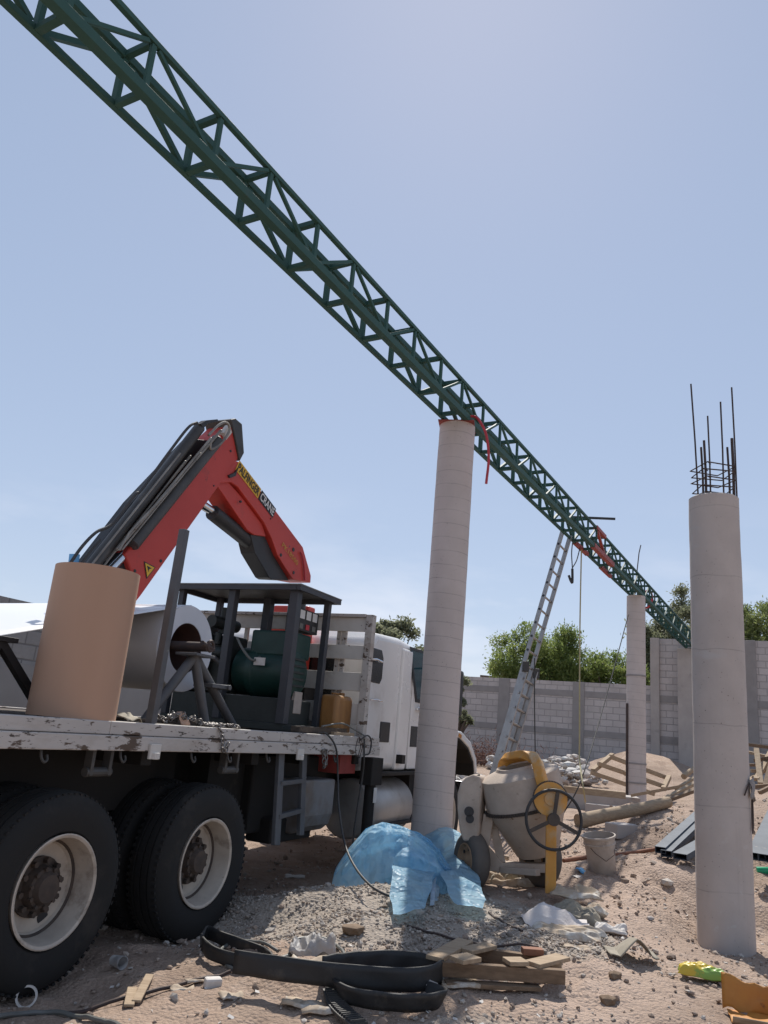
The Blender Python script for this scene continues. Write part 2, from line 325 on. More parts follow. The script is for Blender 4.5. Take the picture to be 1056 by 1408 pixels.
# ------------------------------------------------------------------ mesh helpers
def link(o): COL.objects.link(o); return o
def tag(o, label=None, cat=None, group=None, kind=None):
    if label: o['label'] = label
    if cat: o['category'] = cat
    if group: o['group'] = group
    if kind: o['kind'] = kind
    return o
def thing(name, label, cat, loc=(0, 0, 0), rz=0, group=None):
    o = link(bpy.data.objects.new(name, None)); o.location = loc; o.rotation_euler = (0, 0, rz); o.empty_display_size = .2
    return tag(o, label, cat, group)
def V(*a): return Vector(a[0]) if len(a) == 1 else Vector(a)
class MB:
    def __init__(s): s.v = []; s.f = []
    def add(s, vs, fs):
        n = len(s.v); s.v += [tuple(x) for x in vs]; s.f += [tuple(i+n for i in f) for f in fs]; return s
    def box(s, lo, hi, rot=None, piv=None):
        lo = V(lo); hi = V(hi)
        vs = [V((x, y, z)) for z in (lo.z, hi.z) for y in (lo.y, hi.y) for x in (lo.x, hi.x)]
        if rot is not None:
            pv = V(piv) if piv is not None else (lo+hi)/2
            vs = [rot @ (p-pv)+pv for p in vs]
        return s.add(vs, [(0, 2, 3, 1), (4, 5, 7, 6), (0, 1, 5, 4), (2, 6, 7, 3), (0, 4, 6, 2), (1, 3, 7, 5)])
    def bar(s, p, q, w, h=None, up=(0, 0, 1)):
        "box beam from p to q, w across, h along up"
        h = h or w; p = V(p); q = V(q); d = (q-p).normalized(); up = V(up)
        if abs(d.dot(up)) > .98: up = V((1, 0, 0)) if abs(d.x) < .9 else V((0, 1, 0))
        a = d.cross(up).normalized(); b = a.cross(d)
        vs = [e + a*(sx*w/2) + b*(sz*h/2) for e in (p, q) for sx, sz in ((-1, -1), (1, -1), (1, 1), (-1, 1))]
        return s.add(vs, [(3, 2, 1, 0), (4, 5, 6, 7), (0, 1, 5, 4), (1, 2, 6, 5), (2, 3, 7, 6), (3, 0, 4, 7)])
    def cyl(s, p, q, r1, r2=None, n=20, caps=True):
        r2 = r1 if r2 is None else r2; p = V(p); q = V(q); d = (q-p).normalized()
        a = d.orthogonal().normalized(); b = d.cross(a)
        vs = []
        for e, r in ((p, r1), (q, r2)):
            vs += [e + (a*math.cos(2*math.pi*i/n) + b*math.sin(2*math.pi*i/n))*r for i in range(n)]
        fs = [(i, (i+1) % n, n+(i+1) % n, n+i) for i in range(n)]
        if caps: fs += [tuple(range(n))[::-1], tuple(range(n, 2*n))]
        return s.add(vs, fs)
    def tube(s, pts, r, n=8, caps=True):
        pts = [V(p) for p in pts]; rr = r if isinstance(r, (list, tuple)) else [r]*len(pts)
        rings = []; a = None
        for i, p in enumerate(pts):
            d = (pts[min(i+1, len(pts)-1)] - pts[max(i-1, 0)])
            if d.length < 1e-9: d = V((0, 0, 1))
            d.normalize()
            a = d.orthogonal().normalized() if a is None else (a - d*a.dot(d)).normalized()
            b = d.cross(a); rings.append([p + (a*math.cos(2*math.pi*k/n)+b*math.sin(2*math.pi*k/n))*rr[i] for k in range(n)])
        vs = [x for g in rings for x in g]; fs = []
        for i in range(len(pts)-1):
            for k in range(n): fs.append((i*n+k, i*n+(k+1) % n, (i+1)*n+(k+1) % n, (i+1)*n+k))
        if caps: fs += [tuple(range(n))[::-1], tuple((len(pts)-1)*n+k for k in range(n))]
        return s.add(vs, fs)
    def lathe(s, prof, o, d, n=40, closed=False, scale2=None):
        "prof: (along axis, radius)"
        o = V(o); d = V(d).normalized(); a = d.orthogonal().normalized(); b = d.cross(a)
        vs = [o + d*t + (a*math.cos(2*math.pi*i/n)+b*math.sin(2*math.pi*i/n))*max(r, 1e-4) for t, r in prof for i in range(n)]
        m = len(prof); fs = []
        for j in range(m if closed else m-1):
            k = (j+1) % m
            for i in range(n): fs.append((j*n+i, j*n+(i+1) % n, k*n+(i+1) % n, k*n+i))
        return s.add(vs, fs)
    def prism(s, poly, ext):
        poly = [V(p) for p in poly]; ext = V(ext); n = len(poly)
        vs = poly + [p+ext for p in poly]
        fs = [tuple(range(n)), tuple(range(n, 2*n))[::-1]] + [(i, n+i, n+(i+1) % n, (i+1) % n)[::1] for i in range(n)]
        return s.add(vs, fs)
    def torus(s, c, R, r, d=(0, 0, 1), n=24, m=8, sx=1, sy=1, rot=None):
        c = V(c); d = V(d).normalized(); a = d.orthogonal().normalized(); b = d.cross(a); vs = []; fs = []
        for i in range(n):
            t = 2*math.pi*i/n
            for j in range(m):
                p = 2*math.pi*j/m
                q = a*(math.cos(t)*(R*sx+r*math.cos(p))) + b*(math.sin(t)*(R*sy+r*math.cos(p))) + d*(r*math.sin(p))
                vs.append(c + (rot @ q if rot is not None else q))
        for i in range(n):
            for j in range(m): fs.append((i*m+j, ((i+1) % n)*m+j, ((i+1) % n)*m+(j+1) % m, i*m+(j+1) % m))
        return s.add(vs, fs)
    def grid(s, fn, nu, nv):
        vs = [fn(i/(nu-1), j/(nv-1)) for j in range(nv) for i in range(nu)]
        return s.add(vs, [(j*nu+i, j*nu+i+1, (j+1)*nu+i+1, (j+1)*nu+i) for j in range(nv-1) for i in range(nu-1)])
    def shift(s, d): d = V(d); s.v = [tuple(V(p)-d) for p in s.v]; return s
    def build(s, name, m, parent=None, smooth=False, bevel=0, bseg=2, loc=None, rz=0, origin=None, thick=0, angle=35, recalc=True):
        if origin is not None: s.shift(origin)
        me = bpy.data.meshes.new(name); me.from_pydata(s.v, [], s.f); me.materials.append(MT[m] if isinstance(m, str) else m)
        import bmesh
        if recalc:
            bm = bmesh.new(); bm.from_mesh(me); bmesh.ops.recalc_face_normals(bm, faces=bm.faces); bm.to_mesh(me); bm.free()
        if smooth:
            me.polygons.foreach_set('use_smooth', [True]*len(me.polygons)); me.set_sharp_from_angle(angle=R_(angle))
        o = link(bpy.data.objects.new(name, me))
        if parent: o.parent = parent
        if loc is not None: o.location = loc
        if rz: o.rotation_euler = (0, 0, rz)
        if thick:
            md = o.modifiers.new('thick', 'SOLIDIFY'); md.thickness = thick; md.offset = 0
        if bevel:
            md = o.modifiers.new('bevel', 'BEVEL'); md.width = bevel; md.segments = bseg; md.limit_method = 'ANGLE'; md.angle_limit = R_(40)
        return o
def text_mb(body, size, fn, offset=0.0):
    cu = bpy.data.curves.new('lettering', 'FONT'); cu.body = body; cu.size = size; cu.offset = offset; cu.resolution_u = 3
    ob = bpy.data.objects.new('lettering', cu); COL.objects.link(ob); bpy.context.view_layer.update()
    me = bpy.data.meshes.new_from_object(ob.evaluated_get(bpy.context.evaluated_depsgraph_get()))
    mb = MB(); vs = [fn(v.co.x, v.co.y) for v in me.vertices]; mb.add(vs, [tuple(p.vertices) for p in me.polygons])
    w = max([v.co.x for v in me.vertices] + [0])
    bpy.data.objects.remove(ob); bpy.data.meshes.remove(me); return mb, w
def smoothpath(pts, n=6):
    "Catmull-Rom through the points"
    pts = [V(p) for p in pts]; P = [2*pts[0]-pts[1]] + pts + [2*pts[-1]-pts[-2]]; out = []
    for i in range(1, len(P)-2):
        for k in range(n):
            t = k/n; a, b, c, d = P[i-1], P[i], P[i+1], P[i+2]
            out.append(.5*((2*b)+(c-a)*t+(2*a-5*b+4*c-d)*t*t+(3*b-a-3*c+d)*t**3))
    out.append(pts[-1]); return out
def ground_path(pxs, lift=.012, n=6):
    "a thin thing lying on the ground under the listed photo pixels"
    P = smoothpath([V(gp(*p)) for p in pxs], n)
    return [V((p.x, p.y, gzf(p.x, p.y)+lift)) for p in P]

# ------------------------------------------------------------------ ground
def gravel_mask(x, y):
    g = np.exp(-(((x-.15)/1.15)**2 + ((y-5.9)/.85)**2)**2) + np.exp(-(((x-1.15)/.75)**2 + ((y-5.9)/.75)**2)**2) + .9*np.exp(-(((x-.95)/.75)**2 + ((y-4.05)/.42)**2)**2)
    g += .6*np.exp(-(((x+.9)/1.4)**2 + ((y-6.6)/.7)**2)**2)
    return np.clip(g, 0, 1)
XX, YY = np.meshgrid(GX, GY)
near = (np.abs(XX) < 9) & (YY < 14)
PATHP = np.array([gp(*q)[:2] for q in ((800, 1406), (830, 1345), (850, 1290), (855, 1245), (850, 1215), (905, 1190))])
def path_mask(x, y):
    d = np.full(x.shape, 9.0)
    for a_, b_ in zip(PATHP[:-1], PATHP[1:]):
        e = b_-a_; t = np.clip(((x-a_[0])*e[0]+(y-a_[1])*e[1])/(e@e), 0, 1); d = np.minimum(d, np.hypot(x-a_[0]-t*e[0], y-a_[1]-t*e[1]))
    return np.exp(-(d/.38)**2)
PM_ = path_mask(XX, YY)
prints = np.zeros(XX.shape); rf = np.random.default_rng(5)
for k in range(34):
    i_ = rf.integers(0, len(PATHP)-1); t_ = rf.random(); c_ = PATHP[i_]*(1-t_)+PATHP[i_+1]*t_ + rf.normal(0, .22, 2); an = rf.uniform(-.5, .5) + (math.pi if rf.random() < .5 else 0)
    dx_, dy_ = XX-c_[0], YY-c_[1]; u_ = dx_*math.cos(an)-dy_*math.sin(an); v_ = dx_*math.sin(an)+dy_*math.cos(an)
    q_ = (u_/.055)**2+(v_/.14)**2; prints += -.016*np.exp(-q_**2)+.007*np.exp(-((np.sqrt(q_)-1.45)/.3)**2)
ZZ = gz(XX, YY) + prints + np.where(near, .018*fbm(XX, YY, 7, 4, 21)+.008*fbm(XX, YY, 22, 2, 22) + np.exp(-(((XX-3.6)/1.7)**2+((YY-8.6)/2.2)**2)**2)*(.05*fbm(XX, YY, 3.2, 4, 41)+.02*fbm(XX, YY, 12, 2, 43)), 0)
me = bpy.data.meshes.new('ground'); nx, ny = len(GX), len(GY)
me.from_pydata(np.stack([XX, YY, ZZ], -1).reshape(-1, 3).tolist(), [], [(j*nx+i, j*nx+i+1, (j+1)*nx+i+1, (j+1)*nx+i) for j in range(ny-1) for i in range(nx-1)])
a = me.attributes.new('gravel', 'FLOAT', 'POINT'); a.data.foreach_set('value', gravel_mask(XX, YY).reshape(-1).astype(np.float32))
a = me.attributes.new('path', 'FLOAT', 'POINT'); a.data.foreach_set('value', PM_.reshape(-1).astype(np.float32))
me.polygons.foreach_set('use_smooth', [True]*len(me.polygons)); me.materials.append(MT['ground'])
tag(link(bpy.data.objects.new('ground', me)), 'dusty pinkish brown earth of the building site', 'ground', kind='structure')

ICO_V = None
def ico():
    import bmesh
    bm = bmesh.new(); bmesh.ops.create_icosphere(bm, subdivisions=1, radius=1)
    v = np.array([tuple(x.co) for x in bm.verts]); f = np.array([[q.index for q in x.verts] for x in bm.faces]); bm.free(); return v, f
IV, IF = ico()
def stones(name, pts, sizes, tones, label, cat, kind='stuff', flat=.7, sink=.3, seed=1):
    r = np.random.default_rng(seed); n = len(pts); V_ = []; T_ = []
    vs = np.zeros((n, len(IV), 3))
    for i in range(n):
        j = IV*(1+r.uniform(-.28, .28, (len(IV), 1)))*r.uniform(.6, 1.25, 3)
        a = r.uniform(0, 6.28); b = r.uniform(-.5, .5); c, s = math.cos(a), math.sin(a); cb, sb = math.cos(b), math.sin(b)
        j = j*[1, 1, flat]; j = j @ np.array([[1, 0, 0], [0, cb, -sb], [0, sb, cb]]) @ np.array([[c, -s, 0], [s, c, 0], [0, 0, 1]])
        vs[i] = j*sizes[i] + pts[i] + [0, 0, sizes[i]*(flat-sink)]
    fs = (IF[None] + (np.arange(n)*len(IV))[:, None, None]).reshape(-1, 3)
    me = bpy.data.meshes.new(name); me.from_pydata(vs.reshape(-1, 3).tolist(), [], fs.tolist())
    at = me.attributes.new('tone', 'FLOAT_COLOR', 'POINT')
    t4 = np.concatenate([np.repeat(tones, len(IV), 0), np.ones((n*len(IV), 1))], 1); at.data.foreach_set('color', t4.reshape(-1).astype(np.float32))
    me.materials.append(MT['stone'])
    o = link(bpy.data.objects.new(name, me)); return tag(o, label, cat, kind=kind)
def scatter(n, box, dens, seed):
    r = np.random.default_rng(seed); x = r.uniform(box[0], box[1], n); y = r.uniform(box[2], box[3], n)
    k = r.uniform(0, 1, n) < dens(x, y); x, y = x[k], y[k]; return np.stack([x, y, gz(x, y)], -1)
r0 = np.random.default_rng(3)
gpnt = scatter(60000, (-2.6, 2.6, 3.2, 7.6), lambda x, y: np.clip(gravel_mask(x, y)*1.1*(.45+.8*vnoise(x*3, y*3, 5)), 0, 1), 11)
gt = np.array([(.40, .345, .295), (.34, .29, .245), (.47, .415, .36), (.35, .27, .21), (.29, .25, .215)])
stones('gravel', gpnt, np.clip(r0.lognormal(-5.0, .42, len(gpnt)), .0035, .024), gt[r0.integers(0, 5, len(gpnt))]*r0.uniform(.8, 1.15, (len(gpnt), 1)),
       'loose grey crushed gravel heaped between the truck and the pallet', 'gravel', seed=5)
spnt = np.concatenate([scatter(26000, (-3.2, 5.5, 3.0, 12.5), lambda x, y: .15+.5*(vnoise(x*1.3, y*1.3, 8) > .55)*vnoise(x*5, y*5, 2), 12),
                       scatter(5000, (1.0, 4.5, 4.5, 12), lambda x, y: .8*vnoise(x*2, y*2, 31), 14), scatter(5000, (2.0, 5.0, 6.8, 11), lambda x, y: .9*vnoise(x*3, y*3, 33)**2, 15)])
st = np.array([(.36, .27, .21), (.31, .23, .18), (.42, .34, .28), (.27, .20, .155), (.5, .45, .4)])
stones('soil_clods', spnt, np.clip(r0.lognormal(-4.9, .6, len(spnt)), .003, .05), st[r0.integers(0, 5, len(spnt))]*r0.uniform(.8, 1.1, (len(spnt), 1)),
       'small clods and stones strewn over the pinkish brown earth', 'stones', seed=6)
# rubble in front of the far wall, seen over the mixer
rb = np.concatenate([np.stack([r0.uniform(-.6, 2.6, 500), r0.uniform(16.5, 19, 500)], -1), np.stack([r0.uniform(3.6, 6.0, 420), r0.uniform(20, 24, 420)], -1)])
rb = np.concatenate([rb, gz(rb[:, 0], rb[:, 1])[:, None] + r0.uniform(0, .28, (len(rb), 1))], -1)
stones('rubble', rb, r0.uniform(.05, .17, len(rb)), np.array([(.6, .58, .55), (.45, .42, .4), (.52, .46, .42)])[r0.integers(0, 3, len(rb))],
       'white broken concrete rubble heaped before the far block wall', 'rubble', flat=.55, seed=8)

# ------------------------------------------------------------------ truss
S = 1.4; AZ = .524; K = S*.433; ALT = .054
TD = np.array([math.sin(AZ), math.cos(AZ), -.017]); TW = np.array([math.cos(AZ), -math.sin(AZ), 0])
TB = S*np.array([-1.35, 2.875, 2.55]) + EYE; WW = .182*S; HH = .27*S
def tn(k, w=0, h=0):
    kk = k + ALT*(k % 2) if isinstance(k, int) else k
    return V(TB + kk*K*TD + w*WW*TW + np.array([0, 0, h*HH]))
KA, KB = -3, 38
tr_loc = tn(8.5, .5)
truss = thing('roof_truss', 'long dark green steel box truss resting on the round columns', 'truss', tr_loc)
CH_ = .050
for w, h, nm in ((0, 0, 'bottom_chord'), (1, 0, 'bottom_chord'), (0, 1, 'top_chord'), (1, 1, 'top_chord')):
    cs = {(0, 0): .043, (1, 0): .070, (0, 1): .058, (1, 1): .039}[(w, h)]
    MB().bar(tn(KA, w, h), tn(KB, w, h), cs, cs).build(nm, 'green', truss, bevel=.004, origin=tr_loc)
for k in range(KA, KB+1):
    for w in (0, 1):
        MB().bar(tn(k, w, 0)+V((0, 0, CH_/2)), tn(k, w, 1)-V((0, 0, CH_/2)), .027 if w else .046, .034, TD).build('post', 'green', truss, origin=tr_loc)
        if k < KB:
            a, b = ((1, 0) if k % 2 == 0 else (0, 1))
            p, q = tn(k, w, a), tn(k+1, w, b); d = (q-p).normalized()
            MB().bar(p+d*.05, q-d*.05, .026 if w else .036, .026 if w else .036, TW).build('diagonal', 'green', truss, origin=tr_loc)
    for h in (0, 1):
        p, q = tn(k, 0, h), tn(k, 1, h); d = (q-p).normalized()
        MB().bar(p+d*CH_/2, q-d*CH_/2, .045 if k % 2 else .038, .042).build('cross_strut', 'green', truss, origin=tr_loc)
for (k0, k1, w, h) in ((17.6, 20.0, 1, 0), (17.2, 18.6, 0, 0), (17.9, 19.0, 1, 1), (20.2, 21.6, 0, 0)):
    cs = .082 if (w, h) == (1, 0) else .064
    MB().bar(tn(k0, w, h), tn(k1, w, h), cs, cs).build('splice_sleeve', 'red_primer', truss, origin=tr_loc)['label'] = 'red primed splice on the green chord'
for k in (17, 18, 19):
    p, q = tn(k, 1, 1), tn(k+1, 1, 0) ; d = (q-p).normalized()
    if k % 2 == 0: MB().bar(p+d*.05, q-d*.05, .046, .046, TW).build('splice_sleeve', 'red_primer', truss, origin=tr_loc)
# bar lying across the truss and a thin rod standing up
p0 = tn(17.4, .2, 1)+V((0, 0, .05))
xb = MB(); a = V(ypl(738+13, 725, 12.9)); b = V(ypl(832, 722, 12.7)); zz = tn(17.4, .5, 1).z+CH_/2+.022
a = tn(17, 0, 1); dirv = V((.985, -.17, 0)); a = V((a.x, a.y, zz))-dirv*.1
xb.bar(a, a+dirv*.80, .035, .035)
tag(xb.build('steel_bar', 'black', origin=a, loc=a), 'dark steel bar lying crosswise on top of the green truss', 'bar')
a = tn(24.3, .6, 1)+V((0, 0, .03))
tag(MB().tube([a-V((.02, 0, .42)), a+V((.08, 0, .5)), a+V((.12, 0, .68))], .011, 6).build('starter_bar', 'rebar', origin=a, loc=a), 'thin bent rod sticking up through the truss at the far column', 'rod')

# ------------------------------------------------------------------ columns
def colbase(x, y): return gzf(x, y)-.12
def column(name, label, x, y, r, ztop, mkey, seed, n=56, rings=90):
    z0 = colbase(x, y); H = ztop-z0
    t = thing(name, label, 'column', (x, y, z0))
    mb = MB(); vs = []
    for j in range(rings):
        z = H*j/(rings-1)
        for i in range(n):
            a = 2*math.pi*i/n; ca, sa = math.cos(a), math.sin(a)
            dr = .0035*mnoise.noise(V((ca*1.5+seed, sa*1.5, z*2.2))) + .002*mnoise.noise(V((ca*5+seed, sa*5, z*9)))
            rr = r*(1-.02*z/H)+dr
            vs.append((ca*rr, sa*rr, z))
    fs = [(j*n+i, j*n+(i+1) % n, (j+1)*n+(i+1) % n, (j+1)*n+i) for j in range(rings-1) for i in range(n)]
    fs.append(tuple((rings-1)*n+i for i in range(n)))
    mb.add(vs, fs); sh = mb.build('shaft', mkey, t, smooth=True, angle=60)
    return t, H, sh
pc = tn(8.55, .5)-V((.05, .0, 0))
c1, H1, _ = column('round_column', 'pale round concrete column rising behind the blue plastic sheet, truss on its head', pc.x, pc.y, .209, pc.z-CH_/2-.012, 'col_a', 1)
MB().box((-.21, -.2, H1), (.2, .2, H1+.012)).build('bearing_plate', 'red_primer', c1, rz=-AZ+.35)
pf = tn(24.6, .5)
c2, H2, _ = column('round_column', 'far round concrete column carrying the truss, nearest the block wall', pf.x, pf.y, .20, pf.z-CH_/2-.012, 'col_a', 5, 40, 60)
for z in (.62, 1.0, H2-1.72):
    MB().lathe([(-.018, .2), (-.018, .209), (.018, .209), (.018, .2)], (0, 0, z), (0, 0, 1), 40, True).build('form_strap', 'tie', c2, smooth=True)
MB().bar((-.215, -.06, .3), (-.215, -.06, 2.2), .035, .035).build('form_strip', 'rebar', c2)
rcx, rcy = 2.93, 6.63
rct = V(ypl(987, 688, rcy)).z
c3, H3, _ = column('round_column', 'thick grey column at the right with bare rebar sprouting from its top', rcx, rcy, .212, rct, 'col_c', 9, 64, 110)
MB().lathe([(0, .15), (.012, .19), (.0, .207)], (0, 0, H3), (0, 0, 1), 40).build('mortar_lip', 'concrete', c3, smooth=True)
loc3 = V((rcx, rcy, colbase(rcx, rcy)))
for (tx, ty, bx, by, dy, r) in [(950, 528, 960, 676, -.06, .0075), (973, 572, 977, 676, .12, .0075), (990.7, 552.6, 995, 676, -.13, .0075), (1006, 532.7, 1013, 676, .03, .0075),
                         (964, 615, 967, 676, .06, .010), (968, 605.7, 971, 676, -.10, .011), (1000, 615, 1003.5, 676, .10, .010), (1006.3, 602.8, 1009, 676, -.06, .013)]:
    q = V(ypl(bx, by, rcy+dy)); q.z = loc3.z+H3-.03; p = V(ypl(tx, ty, rcy+dy))
    MB().tube([q, q.lerp(p, .5)+V((.004, 0, 0)), p], r, 7).build('rebar', 'rebar', c3, origin=loc3, smooth=True)
for z, ax, ay, rot in ((.035, .135, .12, .1), (.09, .14, .125, -.05), (.17, .135, .13, .16), (.24, .14, .13, .0), (.295, .14, .13, .2)):
    e = Matrix.Rotation(rot, 3, 'Z'); tl = Matrix.Rotation(.05*math.sin(z*40), 3, 'X')
    P = [e @ (tl @ V((x*ax, y*ay, 0)))+V((0, 0, H3+z)) for x, y in ((-1, -1), (1, -1), (1, 1), (-1, 1), (-1, -1), (-.6, -.7))]
    MB().tube(P, .006, 6).build('stirrup', 'rebar', c3)
# wire and rag caught on the right column
w0 = V(ypl(1030, 1090, rcy-.12)); mbw = MB(); ang0 = .35
def onc(a, z, off=.012): return V((rcx+(.212+off)*math.cos(a), rcy+(.212+off)*math.sin(a), z))
aR = -.62
mbw.tube(smoothpath([onc(aR-.55, w0.z-.02), onc(aR-.3, w0.z+.06), onc(aR, w0.z+.05), onc(aR+.1, w0.z-.12), onc(aR-.05, w0.z-.28), onc(aR+.1, w0.z-.2), onc(aR+.2, w0.z-.05)], 5), .006, 6)
mbw.tube(smoothpath([onc(aR-.1, w0.z+.04), onc(aR-.12, w0.z-.15), onc(aR-.1, w0.z-.3)], 5), .004, 6)
wr = thing('tie_wire', 'loop of rusty tie wire with grey rag caught on the right column', 'wire', onc(aR, w0.z))
mbw.build('wire_loop', 'rebar', wr, origin=onc(aR, w0.z), smooth=True)
def ragf(u, v):
    p = onc(aR-.25+u*.75, w0.z+.09-v*.14+.03*math.sin(u*5), .015+.02*math.sin(u*6+v*4)**2); return p
MB().grid(ragf, 10, 8).build('rag', 'tie', wr, origin=onc(aR, w0.z), smooth=True, thick=.004)
# red hose over the head of the middle column
hz = pc.z
hp = [V((pc.x+.05, pc.y-.17, hz+.02)), V((pc.x+.17, pc.y-.2, hz+.03)), V(ypl(662, 583, pc.y-.28)), V(ypl(669, 600, pc.y-.3)), V(ypl(672, 630, pc.y-.3)), V(ypl(668.5, 665, pc.y-.3))]
tag(MB().tube(smoothpath(hp, 6), .0155, 8).build('red_hose', 'hose_red', origin=hp[0], loc=hp[0], smooth=True), 'red hose hanging from the head of the middle column', 'hose')
hp = [V(ypl(886, 814, pf.y+1.4)), V(ypl(893, 812, pf.y+1.0)), V(ypl(897, 822, pf.y+1.0)), V(ypl(893, 833, pf.y+1.0)), V(ypl(888, 836, pf.y+1.2))]
tag(MB().tube(smoothpath(hp, 6), .022, 8).build('red_hose', 'hose_red', origin=hp[0], loc=hp[0], smooth=True), 'short red hose looped round the truss beyond the far column', 'hose')

# ------------------------------------------------------------------ block walls
WP = np.array([3.55, 27.5, 0]); WD = np.array([.873, -.487, 0]); WD /= np.linalg.norm(WD); WN = np.array([WD[1], -WD[0], 0])
WRZ = math.atan2(WD[1], WD[0])
def wx(px, py):
    d = ray(px, py); t = ((WP-EYE) @ WN)/(d @ WN); P = EYE+d*t; return (P-WP) @ WD, P[2]
zlow = wx(760, 936)[1]; ztall = wx(905, 878)[1]
xt0 = wx(895, 950)[0]; xt1 = wx(905, 950)[0]
b1 = wx(740, 951)[1]; b2 = wx(740, 1003)[1]
wl = thing('block_wall', 'low pinkish concrete block wall with pilasters across the back', 'wall', (WP[0], WP[1], .3), WRZ)
MB().box((-9, 0, -.2), (xt0, .15, zlow-.3)).build('blockwork', 'block', wl)
for z in (b1, b2): MB().box((-9, -.012, z-.10-.3), (xt0-.002, .162, z+.10-.3)).build('tie_beam', 'tie', wl, bevel=.006)
for px in (691, 795, 590, 500):
    x = wx(px, 1000)[0]
    MB().box((x-.19, -.03, -.2), (x+.19, .18, zlow-.3+.004)).build('pilaster', 'tie', wl, bevel=.008)
wt = thing('block_wall', 'tall block wall at the right end which carries the end of the truss', 'wall', (WP[0], WP[1], .3), WRZ)
xend = xt0+16
MB().box((xt1, 0, -.2), (xend, .15, ztall-.3)).build('blockwork', 'block', wt)
MB().box((xt1, -.010, b1-.12-.3), (xend-.01, .16, b1+.10-.3)).build('tie_beam', 'tie', wt, bevel=.006)
MB().box((xt1, -.010, b2-.12-.3), (xend-.01, .16, b2+.10-.3)).build('tie_beam', 'tie', wt, bevel=.006)
MB().box((xt0, -.10, -.2), (xt1+.05, .2, ztall-.3+.006)).build('pilaster', 'concrete', wt, bevel=.01)
xe = wx(946, 950)[0]
MB().box((xe-.24, -.42, -.2), (xe+.24, -.014, tn(38, .5).z-CH_/2-.3-.004)).build('pilaster', 'concrete', wt, bevel=.01)
xe = wx(1031, 950)[0]
MB().box((xe-.2, -.06, -.2), (xe+.2, .2, ztall-.3+.006)).build('pilaster', 'tie', wt, bevel=.01)
LA = R_(24); LP = np.array([-4.92, 10.2, 0]); LD = np.array([math.sin(LA), math.cos(LA), 0])
lw = thing('block_wall', 'grey block wall running along the far side of the truck', 'wall', (LP[0]-5*LD[0], LP[1]-5*LD[1], -.1), math.pi/2-LA)
MB().box((0, 0, -.2), (17, .15, 2.75)).build('blockwork', 'blockg', lw)
MB().box((0, -.02, -.2), (17, -.002, 1.94)).build('render_coat', 'plaster', lw)

# ------------------------------------------------------------------ truck
truck = thing('flatbed_truck', 'white flatbed truck with worn wooden bed and folded red loader crane', 'truck', TO, TRZ)
BZ = 1.31; BW = 2.45; UF = 2.66; UR = -2.7
def tpart(mb, name, m, parent=None, **k): return mb.build(name, m, parent or truck, **k)
dk = MB()
nb = 14
for i in range(nb):
    y0 = .062+(BW-.12)*i/nb; dk.box((UR, y0, 1.225), (UF-.03, y0+(BW-.12)/nb-.008, BZ-.012-.004*random.random()))
tpart(dk, 'deck', 'deck', bevel=.004)
rail = MB(); u = UR
for L in (1.55, 1.9, 1.1, 1.0):
    e = min(u+L, UF); rail.box((u+.001, -.012, 1.235), (e-.001, .06, BZ+.003*random.random())); u = e
rail.box((UR, -.022-.004, 1.145), (UF, .055, 1.232))
rail.box((UF-.03, .06, 1.145), (UF, BW, BZ)); rail.box((UR, BW-.06, 1.145), (UF-.03, BW, BZ))
rl = tpart(rail, 'side_rail', 'chip', bevel=.006)
for u in (-.76, 1.05):  # stake pockets
    MB().box((u-.05, -.045, 1.10), (u+.05, -.0265, 1.19)).cyl((u, -.04, 1.10), (u, -.04, 1.14), .03, n=12).build('stake_pocket', 'rack', rl, bevel=.004)
for u in (-1.6, -.32, -1.0, .62, 1.75, .1):
    p = V((u, .02, 1.14))
    MB().tube(smoothpath([p, p+V((0, -.01, -.035)), p+V((.018, -.015, -.06)), p+V((.042, -.01, -.05)), p+V((.045, 0, -.025))], 5), .008, 7).build('rope_hook', 'cyl', rl, smooth=True)
for px in (147, 325):
    p = tp(px, 1046, .0); mb = MB()
    mb.box((p.x-.085, .03, 1.0), (p.x-.06, .09, 1.143)).box((p.x+.06, .03, 1.0), (p.x+.085, .09, 1.143)); mb.cyl((p.x-.10, .06, 1.02), (p.x+.10, .06, 1.02), .028, n=14)
    tpart(mb, 'winch_bracket', 'cyl', bevel=.004)
tpart(MB().bar((-.76, -.034+.02+.045, 1.2), (-.745, .02, 2.58), .055, .05, (1, 0, 0)), 'stake', 'stand', bevel=.004)
# headboard rack
rk = MB(); ur = 2.28
for z0, z1 in ((2.33, 2.47), (2.05, 2.19), (1.74, 1.92), (1.42, 1.62)): rk.box((ur, .07, z0), (ur+.03, BW-.03, z1))
hb = tpart(rk, 'headboard', 'rack', bevel=.004)
rp = MB()
rp.box((ur-.025, -.012, BZ+.003), (ur+.055, .066, 2.5))
for y in (.30, .36, .92, 1.5, 2.0): rp.box((ur+.032, y, BZ), (ur+.062, y+.05, 2.46))
rp.box((ur-.03, .07, 2.472), (ur+.065, BW-.03, 2.505))
rp.build('rack_post', 'chip', hb, bevel=.004)
